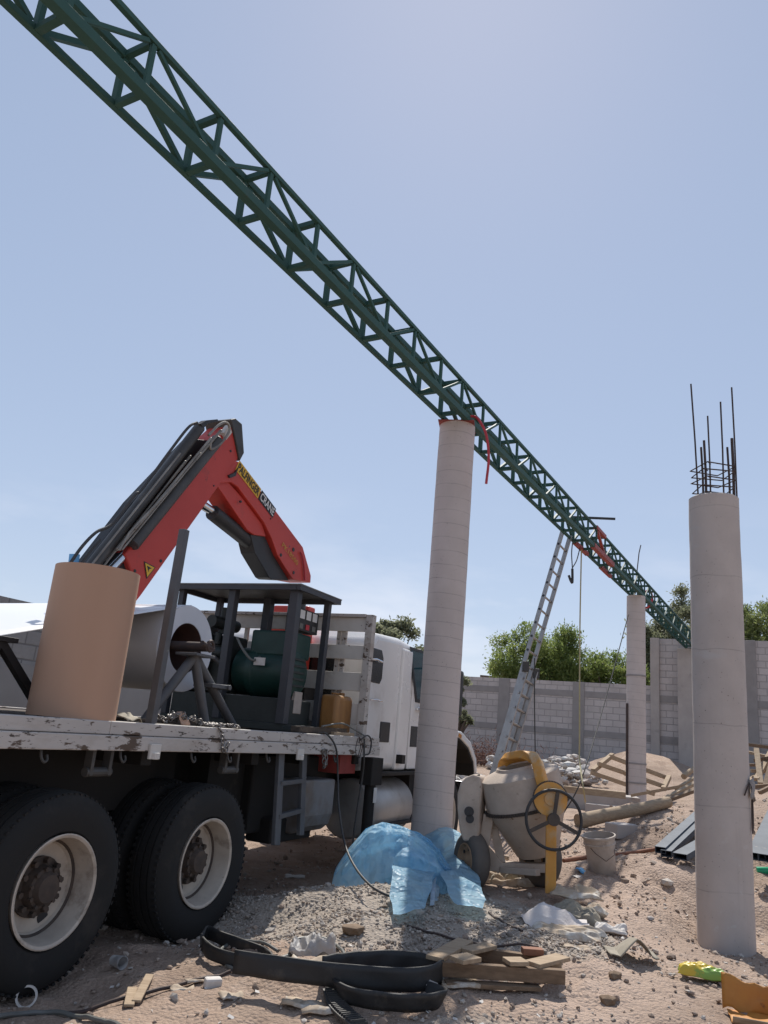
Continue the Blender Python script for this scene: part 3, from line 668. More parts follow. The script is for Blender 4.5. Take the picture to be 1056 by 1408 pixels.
# chassis
fr = MB()
for y in (.72, 1.62): fr.box((UR, y, .78), (6.0, y+.09, 1.04))
for u in (-2.5, -1.9, -.66, .6, 1.4, 2.4, 3.6): fr.box((u-.05, .1, 1.05), (u+.05, BW-.1, 1.144)); fr.box((u-.05, .81, .82), (u+.05, 1.62, 1.0))
fr.cyl((0, .1, .42), (0, 2.35, .42), .085, n=16); fr.cyl((-1.33, .1, .42), (-1.33, 2.35, .42), .085, n=16); fr.cyl((4.95, .2, .42), (4.95, 2.25, .42), .07, n=12)
for u in (0, -1.33): fr.cyl((u, 1.0, .42), (u, 1.5, .42), .22, n=18)
fr.box((-1.6, .58, .52), (.3, .70, .66)); fr.box((-1.6, 1.74, .52), (.3, 1.86, .66))
tpart(fr, 'chassis_frame', 'frame', bevel=.004)
tpart(MB().box((-2.6, .52, .72), (-.05, .56, 1.144)).box((.5, .45, .50), (1.1, .9, 1.10)).box((.3, .62, .5), (2.9, .66, 1.144)).box((-2.6, .62, .5), (.6, .66, 1.144)), 'shade_panel', 'frame')  # dark panels added to close lit gaps below the bed, standing in for shade
# wheels -------------------------------------------------------
TR_, TWD = .505, .275
def tyre_prof(w=TWD, R=TR_, ri=.279):
    h = w/2
    return [(-h+.03, ri), (-h+.005, ri+.02), (-h-.006, ri+.08), (-h-.008, ri+.125), (-h+.004, R-.055), (-h+.02, R-.026), (-h+.035, R-.012), (-h+.06, R-.004),
            (-.062, R), (-.06, R-.014), (-.048, R-.014), (-.046, R), (-.006, R), (-.006, R-.014), (.006, R-.014), (.006, R), (.046, R), (.048, R-.014), (.06, R-.014), (.062, R),
            (h-.06, R-.004), (h-.035, R-.012), (h-.02, R-.026), (h-.004, R-.055), (h+.008, ri+.125), (h+.006, ri+.08), (h-.005, ri+.02), (h-.03, ri)]
def rear_wheel(u, yc, out, rotn, dish=True):
    "out = -1: outer face towards the viewer"
    D = (0, out, 0); o = (u, yc, .42); h = TWD/2
    if dish: pr = [(h-.035, .276), (h-.006, .283), (h+.002, .287), (h+.004, .280), (h-.002, .266), (h-.03, .259), (h-.075, .256), (h-.105, .247), (h-.128, .247), (h-.136, .232), (h-.15, .224), (h-.158, .15), (h-.158, .08)]
    else: pr = [(h-.035, .290), (h-.006, .300), (h+.002, .305), (h+.004, .298), (h-.002, .284), (h-.03, .276), (h-.05, .262), (h-.05, .2), (h+.02, .15), (h+.02, .08)]
    w = MB().lathe(pr, o, D, 48).build('wheel', 'rim', truck, smooth=True, angle=28)
    ty = MB().lathe(tyre_prof(), o, D, 72)
    for k in range(72):   # tread shoulder lugs
        a = 2*math.pi*k/72
        for sgn in (-1, 1):
            c = V((u+math.cos(a)*(TR_-.013), yc+sgn*(h-.038), .42+math.sin(a)*(TR_-.013)))
            ty.box(c-V((.010, .016, .010)), c+V((.010, .016, .0015)), Matrix.Rotation(-a+math.pi/2, 3, 'Y'))
    ty.build('tyre', 'tyre', w, smooth=True, angle=28)
    if dish:
        b0 = h-.158; MB().lathe([(h-.129, .248), (h-.136, .235), (h-.131, .233), (h-.123, .247)], o, D, 48, True).build('lock_ring', 'hub', w, smooth=True)
        hb_ = MB().lathe([(b0, .155), (b0+.02, .155), (b0+.022, .112), (b0+.07, .10), (b0+.075, .085), (b0+.105, .07), (b0+.11, .0)], o, D, 28)
        for k in range(10):
            a = 2*math.pi*k/10+rotn; c = V((u+.135*math.cos(a), yc+out*(b0+.02), .42+.135*math.sin(a)))
            hb_.cyl(c, c+V((0, out*.032, 0)), .017, n=6)
            a += .3; c = V((u+.098*math.cos(a), yc+out*(b0+.065), .42+.098*math.sin(a))); hb_.cyl(c, c+V((0, out*.02, 0)), .012, n=6)
        hb_.build('hub', 'hub', w, smooth=True)
        for k in range(2):
            a = rotn+math.pi*k; c = V((u+.19*math.cos(a), yc+out*(b0+.002), .42+.19*math.sin(a)))
            MB().cyl(c, c+V((0, out*.004, 0)), .036, n=20).build('hand_hole', 'black', w)
    return w
for u, rt in ((0, R_(252)), (-1.33, R_(118))):
    rear_wheel(u, TWD/2, -1, rt)
    for yc, out, d in ((TWD/2+.33, 1, True), (BW-TWD/2-.02, 1, True), (BW-TWD/2-.35, -1, True)): rear_wheel(u, yc, out, .4, False)
rear_wheel(4.97, TWD/2+.03, -1, .3, False); rear_wheel(4.97, 2.18, 1, .3, False)
# step ladder hung from the bed
sl = thing('step_ladder', 'short dark steel step ladder hanging from the edge of the truck bed', 'ladder', tworld(1.05, -.02, .47), TRZ)
zl = .47
a0, a1 = V((-.25, -.03, .0)), V((-.17, .07, 1.145-zl)); e0, e1 = V((.21, .02, .03)), V((.24, .09, 1.145-zl))
MB().bar(a0, a1, .085, .035, (0, 1, 0)).build('rail', 'stand', sl, bevel=.004); MB().bar(e0, e1, .075, .035, (0, 1, 0)).build('rail', 'stand', sl, bevel=.004)
for t in (.30, .66):
    MB().bar(a0.lerp(a1, t), e0.lerp(e1, t), .05, .035).build('rung', 'stand', sl, bevel=.004)
# tanks, boxes and outrigger under the bed
tb = MB().prism([V((1.44, y, z)) for y, z in ((.10, .92), (.10, .62), (.13, .53), (.2, .47), (.28, .47), (.34, .53), (.34, .92))], (.56, 0, 0))
MT['tank_dirty'] = mat('tool_tank_grey', (.21, .21, .22), (.17, .17, .175), 3, .55, .1, .1, spots=[((.13, .095, .07), 2.2, .5, .2)])
tpart(tb, 'side_tank', 'tank_dirty', bevel=.02, bseg=3)
tpart(MB().box((1.0, .36, .48), (2.3, .7, 1.10)).box((1.2, .25, .40), (1.9, .5, .60)), 'dark_filler', 'frame', bevel=.02)  # dark boxes added behind the tank to blacken the space under the bed
tpart(MB().cyl((1.0, .75, .26), (1.0, 1.05, .26), .30, n=24), 'air_tank', 'frame', bevel=.02)
ft = MB().lathe([(0, .0), (.0, .20), (.03, .28), (.06, .30), (1.15, .30), (1.18, .28), (1.21, .20), (1.21, 0)], (2.88, .42, .58), (1, 0, 0), 32)
tpart(ft, 'fuel_tank', mat('fuel_tank_alu', (.42, .41, .40), (.34, .33, .32), 3, .42, .35, .05, spots=[((.25, .21, .18), 3, .55, .2)]), smooth=True)
tpart(MB().box((2.95, .1, .93), (4.3, .5, .965)).box((3.1, .08, .42), (4.2, .3, .45)), 'cab_step', 'frame', bevel=.004)
o0 = tp(466, 1040, -.15).x; org = MB().box((o0, .13, .96), (o0+.34, 2.3, 1.14)); orn = tpart(org, 'outrigger_beam', 'red_primer', bevel=.006)
lg = MB().cyl((2.62, .03, .30), (2.62, .03, .86), .055, n=18).cyl((2.62, .03, .22), (2.62, .03, .30), .035, n=14).cyl((2.62, .03, .19), (2.62, .03, .22), .09, n=18).box((2.5, -.03, .86), (2.76, .10, 1.12))
tpart(lg, 'outrigger_leg', 'frame', bevel=.006)
tpart(MB().box((2.585, -.032, .70), (2.655, -.028, .84)), 'leg_tag', 'white_dec')
# cab ----------------------------------------------------------
CY0, CY1 = .20, 2.26
def cpx(px, py, dy=0): p = tp(px, py, -CY0); return V((p.x, CY0+dy, p.z))
cab = MB().prism([V((u, CY0, z)) for u, z in ((2.70, .97), (4.90, .97), (4.92, 1.42), (4.66, 1.62), (4.44, 2.24), (4.20, 2.37), (3.5, 2.43), (2.84, 2.40), (2.70, 2.28))], (0, CY1-CY0, 0))
cb = tpart(cab, 'cab', 'white', bevel=.08, bseg=4, smooth=True)
dz0 = cpx(557, 1058); dz1 = cpx(559, 893)
dr = MB().prism([V((u, CY0-.02, z)) for u, z in ((dz0.x, .985), (4.78, .985), (4.80, 1.46), (4.58, 1.66), (4.36, 2.24), (4.2, 2.30), (dz0.x+.02, 2.30))], (0, .022, 0))
dr = tpart(dr, 'door', 'white', bevel=.010, bseg=3)
a0, a1 = cpx(541, 1040), cpx(555, 1040)
MB().box((a0.x, CY0-.03, .975), (a1.x, CY0+.05, 2.32)).build('side_rib', 'white', cb, bevel=.028, bseg=4)
w_ = [cpx(563, 893, -.024), cpx(571, 961, -.024), cpx(578, 961, -.024), cpx(600, 972, -.024), cpx(600, 905, -.024)]
wz = [w_[0].z, w_[1].z]
MB().prism([V((w_[0].x, CY0-.024, wz[0])), V((w_[1].x, CY0-.024, wz[1])), V((4.50, CY0-.024, wz[1]-.02)), V((4.32, CY0-.024, wz[0]-.06)), V((4.1, CY0-.024, wz[0]))], (0, .006, 0)).build('door_window', 'glass', dr, bevel=.002)
MB().prism([V((w_[0].x-.05, CY0-.027, wz[0]+.03)), V((w_[1].x-.05, CY0-.027, wz[1]-.04)), V((4.52, CY0-.027, wz[1]-.05)), V((4.52, CY0-.027, wz[1]-.02)), V((w_[1].x, CY0-.027, wz[1]+.0)), V((w_[0].x, CY0-.027, wz[0])), V((4.1, CY0-.027, wz[0])), V((4.1, CY0-.027, wz[0]+.03))], (0, .006, 0)).build('window_seal', 'trim', dr)
hh = cpx(573, 975); MB().box((hh.x-.1, CY0-.055, hh.z-.018), (hh.x+.1, CY0-.035, hh.z+.018)).box((hh.x-.09, CY0-.04, hh.z-.015), (hh.x-.06, CY0-.018, hh.z+.015)).build('handle', 'chrome', dr, bevel=.006)
v0, v1 = cpx(563, 998), cpx(570, 1027); MB().box((v0.x, CY0-.026, v1.z), (v1.x, CY0-.018, v0.z)).build('vent', 'trim', dr, bevel=.003)
v0, v1 = cpx(523, 992), cpx(534, 1021); MB().box((v0.x, CY0-.010, v1.z), (v1.x, CY0+.02, v0.z)).build('vent', 'trim', cb, bevel=.009)
sw0, sw1 = cpx(508, 889), cpx(524, 941)
MB().prism([V((u, CY0-.006, z)) for u, z in ((sw0.x-.06, sw1.z), (sw1.x-.05, sw1.z), (sw1.x, sw1.z+.06), (sw1.x, sw0.z-.08), (sw1.x-.06, sw0.z), (sw0.x-.06, sw0.z))], (0, .02, 0)).build('sleeper_window', 'darkglass', cb, bevel=.004)
for py in (908, 963):
    g = cpx(513, py); MB().tube([V((g.x-.12, CY0-.02, g.z)), V((g.x-.02, CY0-.05, g.z+.01)), V((g.x+.12, CY0-.05, g.z)), V((g.x+.12, CY0, g.z))], .013 if py < 950 else .007, 8).build('grab_bar', 'chrome', cb, smooth=True)
MB().box((2.68, CY0+.3, 1.62), (2.698, CY1-.3, 2.1)).build('rear_window', 'darkglass', cb)
MB().prism([V((u, CY0+.08, z)) for u, z in ((4.685, 1.63), (4.705, 1.64), (4.48, 2.22), (4.46, 2.21))], (0, CY1-CY0-.16, 0)).build('windscreen', 'glass', cb)
MB().prism([V((u, CY0+.05, z)) for u, z in ((4.23, 2.375), (4.55, 2.26), (4.57, 2.28), (4.26, 2.40))], (0, CY1-CY0-.1, 0)).build('sun_visor', 'trim', cb, bevel=.006)
mr = tp(623, 935, .18)
mm = MB().box((mr.x-.06, -.30, 1.62), (mr.x+.06, -.05, 2.16)); MB.build(mm, 'mirror', 'trim', cb, bevel=.03, bseg=3)
MB().tube([(4.5, .2, 2.2), (mr.x, -.17, 2.14), (mr.x, -.17, 1.66), (4.7, .2, 1.55)], .014, 8).build('mirror_bracket', 'trim', cb)
hd = MB().prism([V((u, .52, z)) for u, z in ((4.85, .9), (4.85, 1.56), (5.4, 1.50), (5.98, 1.36), (6.12, 1.2), (6.15, .8), (5.6, .7))], (0, 1.42, 0))
hd = tpart(hd, 'hood', 'white', bevel=.06, bseg=4, smooth=True)
for ys in ((.06, .56), (1.9, 2.4)):
    # mudguard arch over the front wheel
    out = [(4.30, 1.10), (4.40, 1.30), (4.6, 1.43), (4.97, 1.49), (5.45, 1.46), (5.85, 1.34), (6.14, 1.12), (6.20, .93)]
    inn = [(6.13, .93), (6.06, 1.08), (5.80, 1.26), (5.42, 1.375), (4.97, 1.41), (4.64, 1.35), (4.46, 1.22), (4.38, 1.05)]
    MB().prism([V((u, ys[0], z)) for u, z in out+inn], (0, ys[1]-ys[0], 0)).build('mudguard', 'white', hd, bevel=.02, bseg=3, smooth=True)
MB().box((4.3, .30, .62), (6.0, .50, 1.36)).build('wheel_arch', 'frame', hd)
li = [(6.12, .90), (6.05, 1.07), (5.795, 1.252), (5.42, 1.367), (4.97, 1.402), (4.64, 1.342), (4.465, 1.213), (4.385, 1.045)]
MB().prism([V((u, .075, z)) for u, z in li + [(5.0+(u-5.0)*.97, z-.02) for u, z in li[::-1]]], (0, .46, 0)).build('wheel_arch', 'frame', hd)
MB().box((5.30, .05, 1.385), (5.42, .065, 1.43), Matrix.Rotation(.2, 3, 'Y')).build('turn_signal', 'bagor', hd, bevel=.01)
MB().box((4.9, .052, 1.33), (5.02, .06, 1.37)).build('side_marker', 'hose_red', hd)
MB().box((6.15, .25, .55), (6.28, 2.2, .8)).build('bumper', 'chrome', hd, bevel=.02)
MB().box((6.12, .7, .85), (6.17, 1.75, 1.22)).build('grille', 'trim', hd, bevel=.005)
for y in (.55, 1.72): MB().box((6.1, y, .95), (6.18, y+.18, 1.12)).build('headlight', 'whitebit', hd, bevel=.01)
MB().cyl((2.55, .42, 1.0), (2.55, .42, 1.02), .02).build('cap', 'frame', truck)

# loader crane ---------------------------------------------------
VF = -.87; YB = .87; BT = .27
def q4(x, y): return 80+x/2.854, 560+y/2.854
def q1(x, y): return 310+x/7.408, 620+y/7.408
def cp(pxy, off=0): p = tp(pxy[0], pxy[1], VF-off); return p
def plate(pts, off, th, ex=None): return MB().prism([V((p.x, YB+off, p.z)) for p in [tp(a, b, VF) for a, b in pts]], (0, th, 0))
base = MB().box((2.50, YB+.02, 1.75), (2.66, YB+BT+.2, 2.62))
crane = tpart(base, 'crane', 'cranered', bevel=.02)
blk = MB().box((2.40, YB-.1, 1.15), (2.66, YB+BT+.4, 1.76)).cyl((2.30, YB+.05, 1.5), (2.30, YB+.05, 2.72), .095, n=20); blk.build('slew_column', 'black', crane, smooth=True)
outer = plate([q4(692, 62), q4(714, 78), q4(720, 150), q4(705, 205), q4(325, 740), q4(300, 772), q4(306, 690), q4(262, 575), q4(640, 112)], 0, BT)
outer.build('outer_boom', 'cranered', crane, bevel=.012)
plate([q4(672, 48), q4(690, 44), q4(716, 66), q4(724, 180), q4(707, 212), q4(688, 120)], -.02, BT+.04).build('boom_cap', 'cyl', crane, bevel=.01)
plate([q4(120, 650), q4(200, 640), q4(262, 590), q4(640, 128), q4(560, 120), q4(330, 370)], .10, .1).build('boom_tray', 'black', crane, bevel=.006)
plate([q4(200, 640), q4(265, 570), q4(310, 690), q4(300, 730), q4(240, 700)], .05, .15).build('boom_foot', 'black', crane, bevel=.006)
def cyl_px(a, b, off, rpx, nm, m, dep=5.6):
    p = tp(*a, VF-off); q = tp(*b, VF-off); r = rpx*6.2/1072
    return MB().cyl(p, q, r, n=20).build(nm, m, crane, smooth=True, bevel=.006)
cyl_px(q4(112, 650), q4(556, 78), .02, 8.5, 'extension_cylinder', 'cyl')
cyl_px(q4(290, 540), q4(625, 128), -.02, 9.5, 'extension_cylinder', 'cyl')
cyl_px(q4(200, 640), q4(268, 570), .05, 6.5, 'extension_rod', 'chrome')
for a, b, r_, o in ((q4(130, 620), q4(480, 180), 1.4, -.05), (q4(165, 640), q4(500, 210), 1.4, -.03), (q4(190, 600), q4(520, 190), 1.7, .0), (q4(230, 560), q4(640, 90), 2.2, -.06), (q4(300, 480), q4(600, 120), 1.6, -.08), (q4(250, 560), q4(560, 180), 1.4, -.07)):
    cyl_px(a, b, o, r_, 'hydraulic_pipe', 'pipe')
def hose(pts, off, r=.011, nm='hydraulic_hose', m='hose'):
    P = []
    for i, p in enumerate(pts): P.append(tp(*p, VF-off))
    return MB().tube(smoothpath(P, 6), r, 8).build(nm, m, crane, smooth=True)
hose([q4(45, 615), q4(95, 545), q4(150, 490), q4(215, 455), q4(300, 345), q4(330, 320), q4(440, 170), q4(510, 80), q4(545, 60)], -.02, .012)
hose([q4(85, 620), q4(130, 560), q4(165, 520)], -.04, .010)
hose([q4(590, 110), q4(630, 70), q4(660, 60), q4(672, 90), q4(640, 140), q4(600, 165), q4(598, 140)], -.07, .012, m='pipe')
hose([q4(240, 560), q4(270, 510), q4(300, 470), q4(460, 300)], -.09, .009, m='pipe')
plate([q4(548, 66), q4(572, 52), q4(615, 48), q4(618, 56), q4(575, 66), q4(560, 84)], -.03, .06).build('lock_lever', 'black', crane)
plate([q4(640, 100), q4(662, 70), q4(672, 100), q4(650, 128)], -.03, .05).build('pin_bracket', 'whitebit', crane)
plate([q4(60, 575), q4(78, 578), q4(72, 612), q4(56, 610)], -.02, .06).build('valve', 'bluebit', crane)
# jib from the column head up to the knuckle
jib = plate([q1(60, 130), q1(100, 100), q1(140, 110), q1(790, 980), q1(872, 1270), q1(868, 1345), q1(690, 1310), q1(610, 1190), q1(530, 1060), q1(470, 890), q1(400, 740), q1(300, 600), q1(200, 470), q1(130, 370), q1(60, 320), q1(-60, 330)], 0.0, BT)
jb = jib.build('inner_boom', 'cranered', crane, bevel=.008)
plate([q1(-40, 290), q1(60, 318), q1(200, 474), q1(400, 745), q1(440, 872), q1(320, 855), q1(250, 805), q1(0, 435), q1(-60, 350)], .03, BT-.06).build('boom_underside', 'cranered', crane, bevel=.006)
plate([q1(345, 1040), q1(300, 850), q1(440, 860), q1(535, 1062), q1(690, 1320), q1(520, 1310), q1(490, 1290)], .05, BT-.1).build('knuckle_bracket', 'black', crane, bevel=.006)
cyl_px(q4(604, 412), q4(820, 585), .13, 12.5, 'lift_cylinder', 'black')
cyl_px(q4(500, 340), q4(640, 432), .13, 7.0, 'lift_rod', 'chrome')
plate([q4(690, 255), q4(700, 240), q4(690, 270), q4(668, 278), q4(664, 268)], -.02, .03).build('pivot_pin', 'black', crane)
for (x, y), r_ in ((q1(690, 1005), 3.6), (q1(563, 1060), 3.0), (q1(692, 1240), 3.0), (q1(155, 516), 2.0), (q1(460, 690), 1.4), (q4(676, 172), 2.0), (q4(610, 308), 1.4), (q4(402, 603), 2.2), (q4(300, 642), 2.2)):
    p = tp(x, y, VF); MB().cyl(p-V((0, .006, 0)), p+V((0, .01, 0)), r_*6.3/1072, n=16).build('pin', 'black', crane)
hose([q1(770, 1030), q1(795, 1120), q1(805, 1230), q1(810, 1320)], -.015, .01, m='hose_red')
# lettering along the top edge of the boom
def decal_frame(a, b, off=-.004):
    A = tp(*a, VF); B = tp(*b, VF); e1 = (B-A); L = e1.length; e1.normalize(); e2 = V((-e1.z, 0, e1.x))
    y = YB+off
    return (lambda s, t, d=0: V((A.x+e1.x*s+e2.x*t, y-d, A.z+e1.z*s+e2.z*t))), L
# baselines run along the lower edge of the lettering band
fn, L1 = decal_frame(q1(98, 190), q1(325, 485)); hgt = .115
MB().add([fn(0, 0), fn(L1, 0), fn(L1, hgt), fn(0, hgt)], [(0, 1, 2, 3)]).build('lettering_panel', 'yellow_dec', crane, recalc=False)
mb, w = text_mb('PALFINGER', .1, lambda x, y: (x, y, 0), .002)
mb.v = [tuple(fn(.012+x*(L1-.024)/w, .018+y*1.12, .004)) for x, y, z in mb.v]; mb.build('lettering', 'black_dec', crane, recalc=False)
fn2, L2 = decal_frame(q1(330, 490), q1(478, 685))
MB().add([fn2(0, 0), fn2(L2, 0), fn2(L2, hgt), fn2(0, hgt)], [(0, 1, 2, 3)]).build('lettering_panel', 'black_dec', crane, recalc=False)
mb, w = text_mb('CRANE', .1, lambda x, y: (x, y, 0), .002)
mb.v = [tuple(fn2(.012+x*(L2-.024)/w, .016+y*1.18, .004)) for x, y, z in mb.v]; mb.build('lettering', 'white_dec', crane, recalc=False)
fn3, L3 = decal_frame(q1(560, 985), q1(720, 1185))
mb, w = text_mb('PK18500', .1, lambda x, y: (x, y, 0), .0)
mb.v = [tuple(fn3(x*L3/w, .02+y*.75, .002)) for x, y, z in mb.v]; mb.build('lettering', 'gold_dec', crane, recalc=False)
fn4, L4 = decal_frame(q4(340, 672), q4(380, 628))
ye = MB().add([fn4(0, 0), fn4(L4, 0), fn4(L4, .14), fn4(0, .14)], [(0, 1, 2, 3)])
# warning label: yellow plate, black triangle outline and bolt
A = [tp(*q4(335, 604), VF), tp(*q4(345, 674), VF), tp(*q4(381, 628), VF)]
yy = YB-.004
def wl_(p, q=0): return V((p.x, yy-q, p.z))
MB().add([wl_(p) for p in A], [(0, 1, 2)]).build('warning_sign', 'black_dec', crane, recalc=False)
cen = (A[0]+A[1]+A[2])/3
MB().add([wl_(cen.lerp(p, .80), .003) for p in A], [(0, 1, 2)]).build('warning_sign', 'yellow_dec', crane, recalc=False)
MB().add([wl_(cen.lerp(A[0], .45), .005), wl_(cen.lerp(A[1], .3), .005), wl_(cen.lerp(A[2], .4), .005), wl_(cen, .005)], [(0, 1, 3), (0, 3, 2)]).build('warning_mark', 'black_dec', crane, recalc=False)

# ------------------------------------------------------------------ load on the bed
def bed(u, y, z=BZ): return tworld(u, y, z)
rc_ = tp(98, 990, -.24)
pr = thing('paper_roll', 'tall brown cardboard roll standing on the rear edge of the truck bed', 'roll', bed(rc_.x, .245, BZ), TRZ)
RR = .252
def rollp(t):
    return RR*(1+.004*math.sin(t*9))
mb = MB(); n = 72; HR = .885
for j in range(30):
    z = HR*j/29
    for i in range(n):
        a = 2*math.pi*i/n; rr = RR*(1+.004*mnoise.noise(V((math.cos(a)*2, math.sin(a)*2, z*1.5))))
        mb.v.append((math.cos(a)*rr, math.sin(a)*rr, z))
mb.f += [(j*n+i, j*n+(i+1) % n, (j+1)*n+(i+1) % n, (j+1)*n+i) for j in range(29) for i in range(n)]
mb.build('wrapper', 'cardboard', pr, smooth=True)
MB().lathe([(HR-.004, RR-.001), (HR-.006, .06), (HR-.4, .06)], (0, 0, 0), (0, 0, 1), 48).build('roll_end', 'cardboard', pr, smooth=True)
# steel coil with its loose sheet
cc = tp(244, 889, -.52); CR = .33; yf = .52
cc.x += .10
coil = thing('sheet_coil', 'large coil of grey white sheet metal with its end pulled out', 'coil', bed(cc.x, yf, 0), TRZ)
czz = cc.z
MB().lathe([(0, .19), (0, CR-.005), (.003, CR), (1.15, CR), (1.153, .19)], (0, 0, czz), (0, 1, 0), 64).build('winding', 'coil', coil, smooth=True)
MB().lathe([(-.003, .193), (-.003, .24), (-.0035, CR-.004)], (0, 0, czz), (0, 1, 0), 64).build('coil_face', 'coilface', coil, smooth=True)
MB().lathe([(-.001, .191), (1.15, .191)], (0, 0, czz), (0, 1, 0), 40).build('core', 'coilin', coil, smooth=True)
n1 = tp(0, 874, -.52)
zl0 = n1.z; f0 = tp(0, 852, -1.67); 
def shf(s, t):
    u = -.0-2.3*s; zt = czz+CR+.004
    dz = (zl0-zt)/(cc.x-n1.x)*(2.3*s); tilt = (f0.z-zl0)
    return V((u, 1.15*t, zt+dz*1.0 + tilt*t*min(1, s*2.0)*.55))
MB().grid(shf, 30, 8).build('loose_sheet', 'sheet', coil, smooth=True, thick=.002)
# decoiler stand
ds = thing('decoiler_stand', 'dark grey tubular tripod stand holding the coil spindle', 'stand', bed(cc.x, .3, BZ), TRZ)
hub = V((.10, -.02, czz-BZ-.02)); 
apx = tp(268, 898, -.30); apex = V((apx.x-cc.x, 0, apx.z-BZ))
ft1, ft2, ft3 = tp(283, 992, -.26), tp(322, 994, -.42), tp(198, 992, -.40)
for f in (ft1, ft2, ft3):
    e = V((f.x-cc.x, -(-f.y)-.3, .0)); MB().cyl(apex-V((0, 0, .02)), e, .036, n=16).build('leg', 'stand', ds, smooth=True)
MB().box(apex+V((-.1, -.1, -.025)), apex+V((.12, .1, -.005))).build('top_plate', 'stand', ds, bevel=.004)
cl = apex.lerp(V((ft2.x-cc.x, .1, 0)), .42); MB().box(cl+V((-.14, -.1, -.015)), cl+V((.1, .08, .015))).cyl(cl+V((.06, -.12, 0)), cl+V((.06, .1, 0)), .02).build('clamp', 'stand', ds, bevel=.003)
MB().cyl(apex+V((.02, -.1, .05)), apex+V((.02, 1.5, .05)), .035, n=16).cyl(apex+V((-.05, -.09, .07)), apex+V((.09, -.09, .04)), .02).torus(apex+V((.04, -.1, .06)), .035, .014, (0, 1, 0), 16, 6).build('spindle', 'rebar', ds, smooth=True)
ds2 = thing('decoiler_stand', 'black trestle propping the loose white sheet behind the paper roll', 'stand', bed(n1.x+.03, .55, BZ), TRZ)
t0 = V((0, 0, zl0-BZ-.03))
for e in (tp(46, 938, -.55), tp(-40, 950, -.55)):
    MB().bar(t0, V((e.x-n1.x-.03+ (.14 if e.x > n1.x else -.14), .02, 0)), .05, .05, (0, 1, 0)).build('leg', 'black', ds2, bevel=.003)
MB().box(t0+V((-.2, -.05, 0)), t0+V((.09, .9, .03))).build('head_bar', 'black', ds2, bevel=.003)
MB().bar(t0+V((0, .8, 0)), (.12, .85, 0), .05, .05).bar(t0+V((0, .8, 0)), (-.2, .85, 0), .05, .05).build('leg', 'black', ds2)
# generator in its frame
GU0, GU1, GY0, GY1, GT = 1.30, 1.98, .32, 1.68, 2.60
gen = thing('generator_set', 'green diesel generator in a dark open frame with flat roof', 'generator', bed(GU0, GY0, BZ), TRZ)
gl, gd, gh = GU1-GU0, GY1-GY0, GT-BZ
for x, y, s_ in ((.03, .03, .085), (.03, .72, .075), (.03, gd-.03, .06), (gl-.03, .03, .06), (gl-.03, .72, .085), (gl-.03, gd-.03, .06)):
    MB().box((x-s_/2, y-s_/2, .06), (x+s_/2, y+s_/2, gh)).build('frame_post', 'genframe', gen, bevel=.004)
gr = MB().box((-.07, -.07, gh), (gl+.07, gd+.07, gh+.012)); gro = gr.build('roof', 'genroof', gen, bevel=.002)
MB().box((-.065, -.065, gh-.045), (gl+.065, -.025, gh-.001)).box((-.065, gd+.025, gh-.045), (gl+.065, gd+.065, gh-.001)).box((-.065, -.02, gh-.045), (-.025, gd+.02, gh-.001)).box((gl+.025, -.02, gh-.045), (gl+.065, gd+.02, gh-.001)).build('roof_edge', 'genframe', gro)
MB().box((0, 0, .0), (gl, gd, .06)).box((.04, .1, .06), (gl-.04, gd-.08, .28)).build('skid', 'gendark', gen, bevel=.004)
al = MB().lathe([(0, 0), (0, .12), (.02, .20), (.05, .225), (.36, .235), (.38, .25), (.44, .25), (.46, .22), (.60, .22)], (gl/2, .10, .52), (0, 1, 0), 36)
alo = al.build('alternator', 'gengreen', gen, smooth=True)
for z in (.40, .46, .52, .58, .64): MB().box((gl/2-.10, .088, z), (gl/2+.10, .098, z+.02)).build('vent_slot', 'gendark', alo)
gb = MB().box((.16, .12, .66), (gl-.12, .55, .90)); gbo = gb.build('terminal_box', 'gengreen', gen, bevel=.02)
MB().box((gl/2-.02, .095, .16), (gl/2+.12, .13, .36)).build('breaker_box', 'bucket', gen, bevel=.006)
en = MB().box((.14, .74, .30), (gl-.14, 1.24, .72)).box((.2, .80, .72), (gl-.2, 1.2, .84)).cyl((.12, .95, .5), (.12, 1.1, .5), .07).cyl((.1, .8, .66), (.1, 1.2, .66), .05)
for k in range(4): en.cyl((.16, .82+.11*k, .74), (.16, .82+.11*k, .86), .035, n=12)
en.build('engine', 'gendark', gen, bevel=.01)
MB().box((.1, 1.26, .26), (gl-.1, 1.34, .95)).build('radiator', 'gendark', gen, bevel=.006)
MB().cyl((.3, .98, .86), (.3, .98, 1.12), .05).cyl((.08, .98, .96), (.5, .98, .96), .06).build('air_filter', 'gendark', gen, smooth=True)
MB().tube(smoothpath([(.06, .7, .5), (.04, .9, .62), (.08, 1.1, .58), (.1, 1.22, .7)], 5), .025, 8).build('hose', 'hose', gen, smooth=True)
MB().tube(smoothpath([(.03, .62, .8), (-.01, .5, .68), (.03, .42, .6), (.12, .4, .64)], 5), .012, 8).build('hose', 'greyhose', gen, smooth=True)
MB().box((.06, .30, .56), (.066, .42, .63)).build('data_plate', 'whitebit', gen)
cpn = MB().box((.22, .10, .92), (gl-.06, .22, 1.13)).build('control_panel', 'black', gen, bevel=.006)
for i in range(3):
    for j in range(2):
        x = .25+.12*i
        if j: MB().box((x, .092, 1.035), (x+.085, .098, 1.115)).build('gauge', 'white_dec', cpn)
        else: MB().box((x+.005, .092, .94), (x+.07, .097, .99)).build('switch', 'greyhose' if i != 1 else 'hose_red', cpn)
